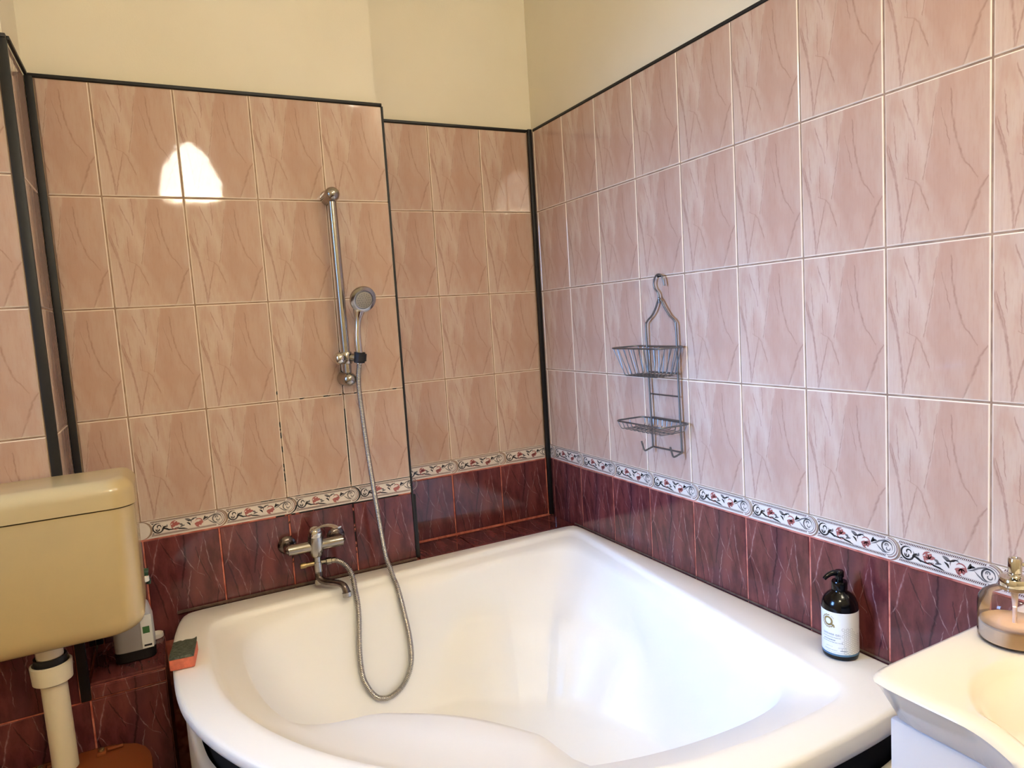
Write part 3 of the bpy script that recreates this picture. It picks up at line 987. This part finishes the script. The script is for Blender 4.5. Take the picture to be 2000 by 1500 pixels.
mb = MB(); mb.lathe([(.0118, 0), (.0118, .020), (.0135, .022), (.0135, .050), (.0118, .052), (.0118, .072), (.0135, .073), (.0140, .086), (.0120, .090), (0, .090)], (fx, fy-.002, fz-.030), (0, -.06, -1), 24)
mb.build('diverter_body', M['chrome'], tap, TO)
mb = MB(); mb.lathe([(.0065, 0), (.0065, .024), (.0085, .025), (.0085, .040), (.0070, .0425), (0, .0425)], (fx-.010, fy-.004, .681), (-1, -.05, 0), 20)
mb.build('diverter_knob', M['brass'], tap, TO)
mb = MB(); mb.lathe([(.0085, 0), (.0085, .016), (.0118, .018), (.0118, .032), (.0095, .034), (.0095, .046), (0, .046)], (fx+.008, fy-.004, .680), (1, -.03, -.04), 8)
mb.build('hose_nut', M['chrome'], tap, TO)
sp = catmull([(fx, fy-.006, .648), (fx+.001, fy-.012, .634), (fx+.012, fy-.026, .626), (fx+.030, fy-.050, .626), (fx+.046, fy-.072, .626), (fx+.056, fy-.087, .620), (fx+.060, fy-.094, .606), (fx+.061, fy-.096, .596)], 6)
mb = MB(); mb.tube(sp, [.0125 - .003*math.sin(PI*i/len(sp)) for i in range(len(sp))], 20)
spo = mb.build('spout', M['spout'], tap, TO)
mb = MB(); mb.lathe([(.0135, 0), (.0138, .012), (.0120, .014), (.0105, .008), (0, .008)], (fx+.0608, fy-.0955, .603), (.08, -.14, -1), 24)
mb.build('aerator', M['chrome'], spo)

# ------------------------------------------------------------------ wire caddy on the right wall
cad = empty('wire_shower_caddy', (-.012, -.73, .968))
tag(cad, 'two tier steel wire shower caddy hanging from its hook on the right wall', 'shower caddy')
CO = Vector((.012, .73, -.968))
WR = .0022
ya, yb = -.663, -.797; xw = -.0125
fr = [(xw, ya-.006, .968), (xw, ya-.001, 1.15), (xw, ya+.003, 1.325), (xw, ya-.004, 1.352), (xw, -.690, 1.368), (xw, -.7075, 1.388), (xw, -.720, 1.410), (xw, -.728, 1.417),
      (xw, -.737, 1.410), (xw, -.752, 1.388), (xw, -.771, 1.366), (xw, yb+.006, 1.350), (xw, yb+.001, 1.325), (xw, yb, 1.15), (xw, yb-.004, .968)]
mb = MB(); mb.tube(catmull(fr, 6), .0030, 10); mb.build('back_frame', M['steel'], cad, CO)
for z, r in ((1.199, .0026), (1.132, .0022), (1.060, .0026), (.968, .0028), (1.276, .0022)):
    mb = MB(); mb.tube([(xw, ya-.003, z), (xw, yb, z)], r, 8); mb.build('crossbar', M['steel'], cad, CO)
hk = [(xw, -.7265, 1.405), (xw, -.7255, 1.424), (xw-.001, -.7220, 1.436), (xw-.001, -.7110, 1.447), (xw-.001, -.7060, 1.461), (xw-.001, -.7100, 1.476), (xw-.001, -.722, 1.487), (xw-.001, -.738, 1.486), (xw-.001, -.750, 1.474), (xw-.001, -.7540, 1.453)]
mb = MB(); mb.tube(catmull(hk, 6), .0028, 10)
mb.lathe([(.0020, -.004), (.0048, -.002), (.0048, .002), (.0020, .004)], (xw, -.7265, 1.417), (0, .1, 1), 12)
mb.build('hook', M['steel'], cad, CO)
def basket(zr, xf, y0, y1, zb, inset, nw, name):
    mb = MB()
    mb.tube(rounded_poly([(-.010, y0, zr), (-.010, y1, zr), (xf, y1, zr), (xf, y0, zr)], .018), .0026, 8, closed=True)
    b = mb.build(name, M['steel'], cad, CO)
    for i in range(nw):
        t = (i+.5)/nw; yt = y0+(y1-y0)*t; yy = (y0-inset)+(y1+inset-y0+inset)*t
        m2 = MB(); ii = inset*.6
        m2.tube(rounded_open([(xf, yt, zr), (xf+ii, yy, zb), (-.015, yy, zb), (-.011, yt, zr)], .008), .0014, 6)
        m2.build('wire', M['steel'], b)
    for k in (1, 2, 3):
        if inset < .02 and k != 2: continue
        xx = xf+(-.010-xf)*k/4; m2 = MB()
        m2.tube(rounded_open([(xx, y0, zr), (xx, y0-inset, zb-.001), (xx, y1+inset, zb-.001), (xx, y1, zr)], .008), .0014, 6)
        m2.build('wire', M['steel'], b)
def rounded_open(pts, r, n=4):
    P = [Vector(p) for p in pts]; out = [P[0]]
    for i in range(1, len(P)-1):
        a, b, c = P[i-1], P[i], P[i+1]
        rr = min(r, (a-b).length*.45, (c-b).length*.45)
        p = b+(a-b).normalized()*rr; q = b+(c-b).normalized()*rr
        for j in range(n+1):
            t = j/n; out.append((1-t)**2*p+2*t*(1-t)*b+t*t*q)
    out.append(P[-1]); return out
basket(1.277, -.106, -.603, -.827, 1.194, .033, 9, 'upper_basket')
basket(1.056, -.112, -.620, -.836, 1.032, .010, 10, 'soap_tray')
for y in (ya-.006, yb-.004):
    mb = MB(); mb.tube(rounded_open([(xw, y, .968), (-.046, y, .958), (-.054, y+.002, .990)], .008), .0028, 10)
    mb.build('towel_hook', M['steel'], cad, CO)
mb = MB(); mb.lathe([(.0020, 0), (.0020, .0135), (.0036, .014), (.0036, .016), (0, .0165)], (-.0008, -.730, 1.4815), (-1, 0, 0), 12)
tag(mb.build('wall_nail', M['rubber']), 'small dark nail in the right wall holding the caddy hook', 'nail')

# ------------------------------------------------------------------ pump bottle on the bath rim
bx, by = -.052, -1.345
bot = empty('pump_bottle', (bx, by, RIM+.0012))
tag(bot, 'glossy black pump bottle with white label on the bath rim', 'bottle')
RB = .0375
mb = MB(); mb.lathe([(0, 0), (.0330, 0), (.0362, .002), (RB, .007), (RB, .112), (.0362, .122), (.0320, .132), (.0245, .140), (.0170, .145), (.0150, .149), (.0150, .153), (0, .153)], (0, 0, 0), (0, 0, 1), 48)
mb.build('body', M['blackplastic'], bot)
mb = MB(); mb.lathe([(0, .1495), (.0160, .1495), (.0165, .151), (.0162, .166), (.0150, .1685), (0, .1685)], (0, 0, 0), (0, 0, 1), 32)
mb.build('collar', M['blackplastic'], bot)
nd = Vector((-.86, .30, 0)).normalized()
mb = MB(); mb.lathe([(.0075, .168), (.0075, .177), (.0098, .178), (.0100, .189), (.0080, .1915), (0, .192)], (0, 0, 0), (0, 0, 1), 24)
np_ = [Vector((0, 0, .1855)), nd*.012+Vector((0, 0, .187)), nd*.022+Vector((0, 0, .1855)), nd*.031+Vector((0, 0, .1805)), nd*.036+Vector((0, 0, .1755))]
mb.tube(catmull(np_, 5), [.0068-.0028*i/20 for i in range(21)], 14)
mb.build('pump_head', M['blackplastic'], bot)
cd = Vector((cam.location.x-bx, cam.location.y-by, 0)).normalized()
ANG0 = math.atan2(cd.y, cd.x)
def cyl(s, z, r):
    """s: arc length to the right of the camera-facing line"""
    a = ANG0 + s / RB
    return (r*math.cos(a), r*math.sin(a), z)
def wrap(m2, name, mat, parent, r):
    m2.v = [cyl(x, z, r) for x, y, z in m2.v]
    return m2.build(name, mat, parent, smooth=False)
mb = MB(); n = 40; s0, s1 = -.062, .060
vv = []
for i in range(n+1):
    s = s0+(s1-s0)*i/n
    vv += [cyl(s, .0150, RB+.0003), cyl(s, .1080, RB+.0003)]
mb.add(vv, [(2*i, 2*i+2, 2*i+3, 2*i+1) for i in range(n)])
lab = mb.build('label_sheet', M['label'], bot, angle=60)
mb = MB(); vv = []
for i in range(n+1):
    s = s0+(s1-s0)*i/n
    vv += [cyl(s, .0105, RB+.0003), cyl(s, .0150, RB+.0003)]
mb.add(vv, [(2*i, 2*i+2, 2*i+3, 2*i+1) for i in range(n)])
mb.build('label_band', M['foil'], bot, angle=60)
def flat_ribbon(mb, pts, w):
    P = [Vector(p) for p in pts]; n = len(P); v = []
    for i in range(n):
        t = (P[min(i+1, n-1)]-P[max(i-1, 0)]).normalized(); nn = Vector((-t.y, t.x))
        ww = w[i] if isinstance(w, list) else w
        v += [(P[i].x+nn.x*ww, 0, P[i].y+nn.y*ww), (P[i].x-nn.x*ww, 0, P[i].y-nn.y*ww)]
    mb.add(v, [(2*i, 2*i+1, 2*i+3, 2*i+2) for i in range(n-1)])
mb = MB(); ex, ez = -.025, .0865
flat_ribbon(mb, arc2(ex, ez, .0085, 0, 360, 28), .0020)
flat_ribbon(mb, [(ex+(.0135+.0009*math.sin(k*1.9))*math.cos(R(75+k*7.5)), ez+(.0135+.0009*math.sin(k*1.9))*math.sin(R(75+k*7.5))) for k in range(34)], .0010)
flat_ribbon(mb, arc2(ex, ez, .0140, 30, 62, 8), .0004)
flat_ribbon(mb, [(ex+.006, ez-.006), (ex+.012, ez-.007), (ex+.013, ez-.012)], .0018)
wrap(mb, 'emblem', M['gold'], lab, RB+.0007)
mb = MB()
for (sx, sz, r) in [(.006+.0085*i+(.0042 if j % 2 else 0), .072-.0075*j, .0030) for j in range(8) for i in range(5 if j > 1 else 3)]:
    flat_ribbon(mb, arc2(sx, sz, r, 0, 360, 12), .00055)
wrap(mb, 'ring_pattern', M['ink_pale'], lab, RB+.0006)
cu = bpy.data.curves.new('label_text', 'FONT'); cu.body = 'SHOWER GEL'; cu.size = .0058; cu.space_character = 1.15
to = bpy.data.objects.new('label_text', cu); COL.objects.link(to)
tm = bpy.data.meshes.new_from_object(to.evaluated_get(bpy.context.evaluated_depsgraph_get()))
bpy.data.objects.remove(to)
mb = MB()
mb.v = [(-.0385+p.co.x, 0, .0560+p.co.y) for p in tm.vertices]; mb.f = [tuple(p.vertices) for p in tm.polygons]; mb.m = [0]*len(mb.f)
random.seed(3)
for z, x0, x1, h in ((.0510, -.038, .000, .0011), (.0445, -.036, -.012, .0020), (.0400, -.040, .004, .0011), (.0300, -.030, -.016, .0007), (.0295, -.004, .012, .0007), (.0225, -.034, -.006, .0011), (.0225, .000, .012, .0020), (.0180, -.030, .014, .0006)):
    x = x0
    while x < x1:
        w = random.uniform(.0012, .0024)
        mb.add([(x, 0, z), (x+w, 0, z), (x+w, 0, z+h), (x, 0, z+h)], [(0, 1, 2, 3)])
        x += w + random.uniform(.0006, .0014)
wrap(mb, 'lettering', M['ink'], lab, RB+.0008)

# ------------------------------------------------------------------ vanity: ceramic basin top and cabinet
SZ = .85                       # top of the basin slab
SY0, SY1 = -1.708, -2.470      # left and right ends
sc_ = (-.315, -2.085)          # centre of the bowl
ths = np.linspace(0, 2*PI, 200, endpoint=False)
def rad2(f, hi=1.2):
    lo = np.zeros(200); h = np.full(200, hi)
    for _ in range(42):
        m = (lo+h)/2
        ins = f(sc_[0]+m*np.cos(ths), sc_[1]+m*np.sin(ths)) < 0
        lo = np.where(ins, m, lo); h = np.where(ins, h, m)
    return lo
ymid = (SY0+SY1)/2; hwid = (SY0-SY1)/2
def front(y):
    q = np.clip(1-np.abs(y-ymid)/(hwid-.13), 0, 1)
    return -.476 - .118*(q*q*(3-2*q))
def sl_out(off, k=.012):
    return rad2(lambda x, y: smax([x+.004+off, y-SY0+off, SY1-y+off, front(y)-x+off], k))
def ell(a, b, p=2.3):
    return (np.abs(np.cos(ths)/a)**p + np.abs(np.sin(ths)/b)**p)**(-1/p)
# bowl sits slightly forward
prof = [(sl_out(.10, .02), -.064), (sl_out(.028, .015), -.0635), (sl_out(.0225), -.060), (sl_out(.006), -.018), (sl_out(.000), -.008), (sl_out(.003), -.002), (sl_out(.009), 0.0),
        (sl_out(.02), .0005)]
bowl = ell(.190, .290)
bowl = np.minimum(bowl, sl_out(.035, .02))
prof += [(bowl+.008, .0), (bowl+.001, -.002), (bowl*.975, -.013), (bowl*.93, -.023), (bowl*.87, -.027), (bowl*.80, -.036), (bowl*.74, -.050), (bowl*.66, -.085), (bowl*.54, -.112), (bowl*.38, -.128), (bowl*.18, -.134), (bowl*.06, -.135)]
v = []; f = []
for r, z in prof:
    for j in range(200):
        v.append((sc_[0]+r[j]*math.cos(ths[j]), sc_[1]+r[j]*math.sin(ths[j]), SZ+z))
for i in range(len(prof)-1):
    for j in range(200):
        f.append((i*200+j, i*200+(j+1) % 200, (i+1)*200+(j+1) % 200, (i+1)*200+j))
f.append(tuple((len(prof)-1)*200+j for j in range(200)))
SO = Vector((-.24, ymid, SZ-.07))
sink = empty('washbasin', SO)
tag(sink, 'white ceramic washbasin top with curved front beside the bath', 'washbasin')
mb = MB(); mb.add(v, f); mb.build('basin_slab', M['ceramic'], sink, -SO, angle=50)
mb = MB(); mb.lathe([(.010, -.002), (.021, -.002), (.022, .001), (.018, .002), (.012, .0), (0, .0)], (sc_[0], sc_[1], SZ-.133), (0, 0, 1), 24)
mb.build('drain_ring', M['chrome'], sink, -SO)
cab = empty('vanity_cabinet', (-.23, ymid, 0))
tag(cab, 'white vanity cabinet under the washbasin', 'cabinet')
KO = Vector((.23, -ymid, 0))
mb = MB(); mb.box((-.434, SY1+.025, .08), (-.006, SY0-.026, SZ-.138))
mb.build('carcass', M['cabinet'], cab, KO, bevel=.002)
for k in range(2):
    y0 = SY1+.025+k*((SY0-SY1-.047)/2+.0015); y1 = y0+(SY0-SY1-.047)/2-.0015
    mb = MB(); mb.box((-.449, y0, .085), (-.4345, y1, SZ-.0648)); dr = mb.build('door', M['cabinet'], cab, KO, bevel=.003)
    yh = y1-.03 if k == 0 else y0+.03
    mb = MB(); mb.tube(rounded_open([(-.448, yh, .50), (-.471, yh, .50), (-.471, yh, .62), (-.448, yh, .62)], .008), .004, 10)
    mb.build('handle', M['chrome'], dr)
for x in (-.42, -.03):
    for y in (SY1+.05, SY0-.05):
        mb = MB(); mb.lathe([(0, 0), (.016, 0), (.014, .08), (0, .08)], (x, y, .0005), (0, 0, 1), 16); mb.build('foot', M['rubber'], cab, KO)

# ------------------------------------------------------------------ soap dispenser
dx, dy = -.213, -1.772
dis = empty('soap_dispenser', (dx, dy, SZ+.0015))
tag(dis, 'pink glass soap dispenser with chrome pump on the washbasin', 'soap dispenser')
RD_ = .0475
mb = MB(); mb.lathe([(0, 0), (.040, 0), (.0455, .002), (RD_, .007), (RD_, .066), (.0462, .074), (.0420, .082), (.0330, .0885), (.0210, .0925), (.0175, .0945), (.0175, .100)], (0, 0, 0), (0, 0, 1), 48)
mb.build('glass_body', M['pinkglass'], dis)
mb = MB(); mb.lathe([(0, .0035), (.039, .0035), (.0440, .005), (.0458, .009), (.0458, .031), (.044, .033), (0, .032)], (0, 0, 0), (0, 0, 1), 48)
mb.build('soap', M['soap'], dis)
mb = MB(); mb.tube([(0, 0, .010), (.001, 0, .06), (0, 0, .093)], [.0030, .0030, .0055], 12)
mb.build('dip_tube', M['tubeplastic'], dis)
mb = MB(); mb.lathe([(0, .094), (.0195, .094), (.0205, .0955), (.0205, .1125), (.0192, .1145), (.012, .1155), (.009, .118), (.009, .121), (0, .121)], (0, 0, 0), (0, 0, 1), 40)
mb.build('collar', M['chrome_bright'], dis)
mb = MB(); mb.lathe([(.0065, .118), (.0065, .1225), (.0090, .1235), (.0092, .146), (.0080, .1485), (.0045, .1485), (.0040, .147), (0, .147)], (0, 0, 0), (0, 0, 1), 32)
d2 = Vector((.55, -.83, 0)).normalized()
mb.tube([Vector((0, 0, .141)), d2*.014+Vector((0, 0, .137)), d2*.028+Vector((0, 0, .131)), d2*.036+Vector((0, 0, .1265))], [.004, .0036, .0030, .0028], 12)
mb.build('pump_head', M['chrome_bright'], dis)

for ch in dis.children:
    ch.scale = (1, 1, .875)

# ------------------------------------------------------------------ cistern, flush pipe, toilet
cx, cz0, cz1 = -1.622, .728, 1.024
cis = empty('toilet_cistern', (cx, YL-.006, cz0))
tag(cis, 'yellowed plastic toilet cistern hanging on the left wall', 'cistern')
CIO = Vector((-cx, -YL+.006, -cz0))
def rsec(hw, y0, y1, z, r, n=8):
    """rounded at the front corners only"""
    p = [(-hw, y0), (-hw, y1+r)]
    out = [(-hw, y0, z)]
    out += [(-hw+r-r*math.cos(R(90*i/n)), y1+r-r*math.sin(R(90*i/n)), z) for i in range(n+1)]
    out += [(hw-r+r*math.sin(R(90*i/n)), y1+r-r*math.cos(R(90*i/n)), z) for i in range(n+1)]
    out += [(hw, y0, z)]
    return [(cx+x, y, zz) for x, y, zz in out]
def loft(secs, name, mat, parent, off, angle=35):
    n = len(secs[0]); v = [p for s in secs for p in s]
    f = [(i*n+j, i*n+(j+1) % n, (i+1)*n+(j+1) % n, (i+1)*n+j) for i in range(len(secs)-1) for j in range(n)]
    f += [tuple(range(n-1, -1, -1)), tuple((len(secs)-1)*n+j for j in range(n))]
    mb = MB(); mb.add(v, f)
    return mb.build(name, mat, parent, off, angle=angle)
yb0, yf = YL-.006, -.590
secs = []
for i in range(9):                       # rolled bottom edge
    a = R(90*i/8); e = .038
    secs.append(rsec(.202-.038*(1-math.sin(a)), yb0-.002, yf+.004+e*.55*(1-math.sin(a)), cz0+e*(1-math.cos(a)), .045))
secs += [rsec(.203, yb0-.002, yf+.003, cz0+.12, .045), rsec(.2065, yb0-.002, yf, cz1-.003, .045)]
loft(secs, 'tank', M['cistern'], cis, CIO)
secs = [rsec(.2095, yb0-.001, yf-.004, cz1+.0005, .047), rsec(.2095, yb0-.001, yf-.004, cz1+.030, .047)]
for i in range(1, 9):
    a = R(90*i/8); e = .032
    secs.append(rsec(.2095-e*(1-math.cos(a)), yb0-.001, yf-.004+e*(1-math.cos(a)), cz1+.030+e*math.sin(a), .047))
lid = loft(secs, 'lid', M['cistern'], cis, CIO)
px_, py_ = -1.619, -.508
pip = empty('flush_pipe', (px_, py_, .36))
tag(pip, 'ivory plastic flush pipe between cistern and toilet', 'pipe')
PO = Vector((-px_, -py_, -.36))
mb = MB(); mb.tube(catmull([(px_, py_, .692), (px_+.001, py_, .60), (px_+.002, py_+.002, .47), (px_+.002, py_+.001, .435), (px_+.002, py_+.001, .4235)], 6), .0262, 28)
mb.build('tube', M['pipe'], pip, PO)
mb = MB(); mb.lathe([(.026, .0), (.030, .0), (.0395, .006), (.0415, .046), (.0370, .048), (.0345, .030), (.0265, .030)], (px_, py_, .632), (0, 0, 1), 36, caps=False)
mb.build('coupling_nut', M['pipe'], pip, PO)
mb = MB(); mb.lathe([(.0285, 0), (.0320, 0), (.0325, .022), (.0285, .022)], (px_, py_, .672), (0, 0, 1), 32, caps=False)
mb.build('rubber_washer', M['rubber'], pip, PO)
mb = MB(); mb.lathe([(0, 0), (.0270, 0), (.0270, .032), (0, .032)], (px_, py_, .6945), (0, 0, 1), 32)
mb.build('outlet_spigot', M['pipe'], cis, CIO)

tx, ty = -1.622, -.70
toi = empty('toilet', (tx, ty, 0))
tag(toi, 'toilet with amber translucent seat lid below the cistern', 'toilet')
def oval(hw, yr, yfr, z, n=40, rear=.55):
    out = []
    yc = yr-.17
    for i in range(n):
        a = 2*PI*i/n
        x = hw*math.sin(a); c = math.cos(a)
        if c >= 0:
            q = 3.2
            rr = (abs(math.sin(a))**q+abs(c)**q)**(-1/q)
            out.append((tx+hw*math.sin(a)*rr, yc+(yr-yc)*c*rr, z))
        else:
            out.append((tx+x, yc+(yc-yfr)*c, z))
    return out
secs = [oval(.11, -.53, -.80, .001), oval(.105, -.53, -.79, .10), oval(.12, -.50, -.83, .24), oval(.165, -.455, -.89, .34), oval(.178, -.45, -.91, .385), oval(.176, -.45, -.91, .393)]
loft(secs, 'bowl', M['ceramic'], toi, Vector((-tx, -ty, 0)))
secs = [oval(.180, -.462, -.915, .3945), oval(.182, -.460, -.917, .401), oval(.181, -.462, -.916, .407)]
loft(secs, 'seat', M['amber'], toi, Vector((-tx, -ty, 0)))
secs = [oval(.182, -.452, -.919, .409), oval(.184, -.450, -.921, .414), oval(.183, -.451, -.920, .419), oval(.174, -.460, -.910, .4215)]
sl_ = loft(secs, 'seat_lid', M['amber'], toi, Vector((-tx, -ty, 0)))
for sx in (-.046, .075):
    mb = MB(); mb.box((tx+sx-.010, -.500, .420), (tx+sx+.010, -.474, .428)); mb.tube([(tx+sx+.012, -.487, .426), (tx+sx+.045, -.487, .4255)], .0040, 10)
    hb = mb.build('hinge', M['amber'], toi, Vector((-tx, -ty, 0)), bevel=.002)
    mb = MB(); mb.lathe([(0, 0), (.0065, 0), (.006, .004), (.003, .0055), (0, .006)], (tx+sx, -.487, .4285), (0, 0, 1), 16)
    mb.build('screw_cap', M['brass'], hb)

# ------------------------------------------------------------------ small things
# sponge on the left end of the rim
spg = empty('kitchen_sponge', (-1.351, -.505, RIM+.0015))
tag(spg, 'coral sponge with dark scouring pad on the left bath rim', 'sponge')
mb = MB(); mb.box((-.0275, -.046, 0), (.0275, .046, .027)); mb.build('foam', M['sponge'], spg, (0, 0, 0), (0, 0, R(-7)), bevel=.003)
mb = MB(); n = 10; vv = []
random.seed(11)
for lev in (.0272, .0335):
    for j in range(n+1):
        for i in range(n+1):
            vv.append((-.027+.054*i/n, -.0455+.091*j/n, lev+(random.uniform(-.0012, .0012) if lev > .03 else 0)+(.005*max(0, (i/n-.85)/.15)*max(0, (j/n-.8)/.2))))
q = (n+1)**2; ff = []
for j in range(n):
    for i in range(n):
        a = j*(n+1)+i
        ff += [(a, a+n+1, a+n+2, a+1), (q+a, q+a+1, q+a+n+2, q+a+n+1)]
bd = [i for i in range(n+1)] + [j*(n+1)+n for j in range(1, n+1)] + [n*(n+1)+i for i in range(n-1, -1, -1)] + [j*(n+1) for j in range(n-1, 0, -1)]
for k in range(len(bd)):
    a, b = bd[k], bd[(k+1) % len(bd)]; ff.append((a, b, q+b, q+a))
mb.add(vv, ff); mb.build('scouring_pad', M['scour'], spg, (0, 0, 0), (0, 0, R(-7)))
# spray bottle behind the cistern
sb = empty('spray_bottle', (-1.464, -.312, ZL+.0012))
tag(sb, 'grey spray cleaner bottle half hidden behind the cistern', 'bottle')
def rrect(hx, hy, z, p=4.0, n=40):
    out = []
    for i in range(n):
        a = 2*PI*i/n; r = (abs(math.cos(a)/hx)**p+abs(math.sin(a)/hy)**p)**(-1/p)
        out.append((r*math.cos(a), r*math.sin(a), z))
    return out
loft_off = (0, 0, 0)
secs = [rrect(.047, .028, .028), rrect(.0480, .029, .05), rrect(.0475, .029, .110), rrect(.040, .026, .140), rrect(.024, .019, .164, 3), rrect(.0145, .0145, .172, 2), rrect(.0145, .0145, .178, 2)]
loft(secs, 'body', M['bottlegrey'], sb, loft_off)
secs = [rrect(.045, .026, 0), rrect(.0475, .0285, .003), rrect(.0482, .0292, .0278)]
loft(secs, 'base', M['blackbase'], sb, loft_off)
mb = MB(); mb.box((.018, -.0305, .030), (.0440, -.0293, .118)); lb = mb.build('label_sheet', M['label'], sb, smooth=False)
mb = MB(); mb.box((.022, -.0309, .070), (.038, -.0306, .088)); mb.build('label_mark', M['green'], lb, smooth=False)
mb = MB(); mb.box((.022, -.0309, .035), (.040, -.0306, .040)); mb.build('label_bar', M['blackbase'], lb, smooth=False)
mb = MB(); mb.lathe([(.0165, 0), (.0180, .002), (.0178, .012), (.0150, .014), (0, .014)], (0, 0, .174), (0, 0, 1), 24); mb.build('neck_ring', M['green'], sb)
mb = MB(); mb.tube([(0, 0, .185), (.002, 0, .20), (.006, 0, .216)], [.013, .012, .012], 16); mb.build('trigger_stem', M['whiteplastic'], sb)
mb = MB(); mb.tube(catmull([(-.030, 0, .222), (-.01, 0, .224), (.024, 0, .223), (.049, 0, .220)], 4), [.010]*10+[.011]*3, 16); mb.build('spray_head', M['darkgreen'], sb)
mb = MB(); mb.tube(catmull([(.040, 0, .214), (.047, 0, .202), (.046, 0, .190)], 4), [.006]*9, 12); mb.build('trigger', M['darkgreen'], sb)
mb = MB(); mb.lathe([(0, 0), (.012, 0), (.012, .012), (.008, .014), (0, .014)], (.038, -.0065, .2005), (0, 0, 1), 16); mb.build('nozzle_block', M['whiteplastic'], sb)
# round cap lying on the boxing
mb = MB(); mb.lathe([(0, .004), (.016, .004), (.017, .010), (.0195, .010), (.0205, .004), (.0200, 0), (0, 0)], (0, 0, 0), (0, 0, 1), 32)
cap = mb.build('bottle_cap', M['whiteplastic'], None, (-1.420, -.205, ZL+.0012))
tag(cap, 'round white cap lying on the tiled boxing behind the spray bottle', 'cap')

# ------------------------------------------------------------------ pendant lamp (its reflection shows in the tiles)
lx, ly = -1.091, -2.189
lamp = empty('pendant_lamp', (lx, ly, CEIL))
tag(lamp, 'warm glowing opal pendant lamp hanging in the middle of the room', 'lamp')
LO = Vector((-lx, -ly, -CEIL))
LZ = 2.162
bell = [(r*.94, h*.94) for r, h in ((.158, 0), (.160, .04), (.151, .095), (.131, .16), (.100, .225), (.063, .275), (.032, .297), (.025, .302))]
mb = MB(); mb.lathe([(r, LZ+h) for r, h in bell] + [(r-.003, LZ+h-.003*(h > 0)) for r, h in reversed(bell)], (lx, ly, 0), (0, 0, 1), 24, caps=False)
mb.build('shade', M['shade'], lamp, LO)
mb = MB(); mb.lathe([(0, LZ+.276), (.020, LZ+.276), (.022, LZ+.35), (.012, LZ+.37), (0, LZ+.37)], (lx, ly, 0), (0, 0, 1), 24); mb.build('lamp_holder', M['brass'], lamp, LO)
mb = MB(); mb.tube([(lx, ly, LZ+.365), (lx, ly, CEIL-.02)], .004, 8); mb.build('cord', M['rubber'], lamp, LO)
mb = MB(); mb.lathe([(0, CEIL-.035), (.03, CEIL-.035), (.05, CEIL-.02), (.052, CEIL-.0006), (0, CEIL-.0006)], (lx, ly, 0), (0, 0, 1), 28); mb.build('ceiling_rose', M['brass'], lamp, LO)

# ------------------------------------------------------------------ lamp over the washbasin (outside the view, on the right wall)
ml = empty('wall_globe_lamp', (0, -2.15, 2.80))
tag(ml, 'warm opal globe lamp high on the wall above the washbasin, out of view', 'lamp')
M['globe'] = emis('glowing_opal_globe', LAMP_COLOUR, MIRROR_LAMP_STRENGTH)
mb = MB(); mb.lathe([(0, 0), (.05, 0), (.048, .012), (.02, .020), (0, .020)], (-.0006, 0, 0), (-1, 0, 0), 24); mb.build('back_plate', M['chrome'], ml)
mb = MB(); mb.tube([(-.02, 0, 0), (-.06, 0, 0)], .012, 12); mb.build('arm', M['chrome'], ml)
mb = MB(); mb.lathe([(.075*math.sin(R(a)), -.075*math.cos(R(a))) for a in range(0, 181, 15)], (-.133, 0, 0), (-1, 0, 0), 20, caps=False); mb.build('globe', M['globe'], ml)
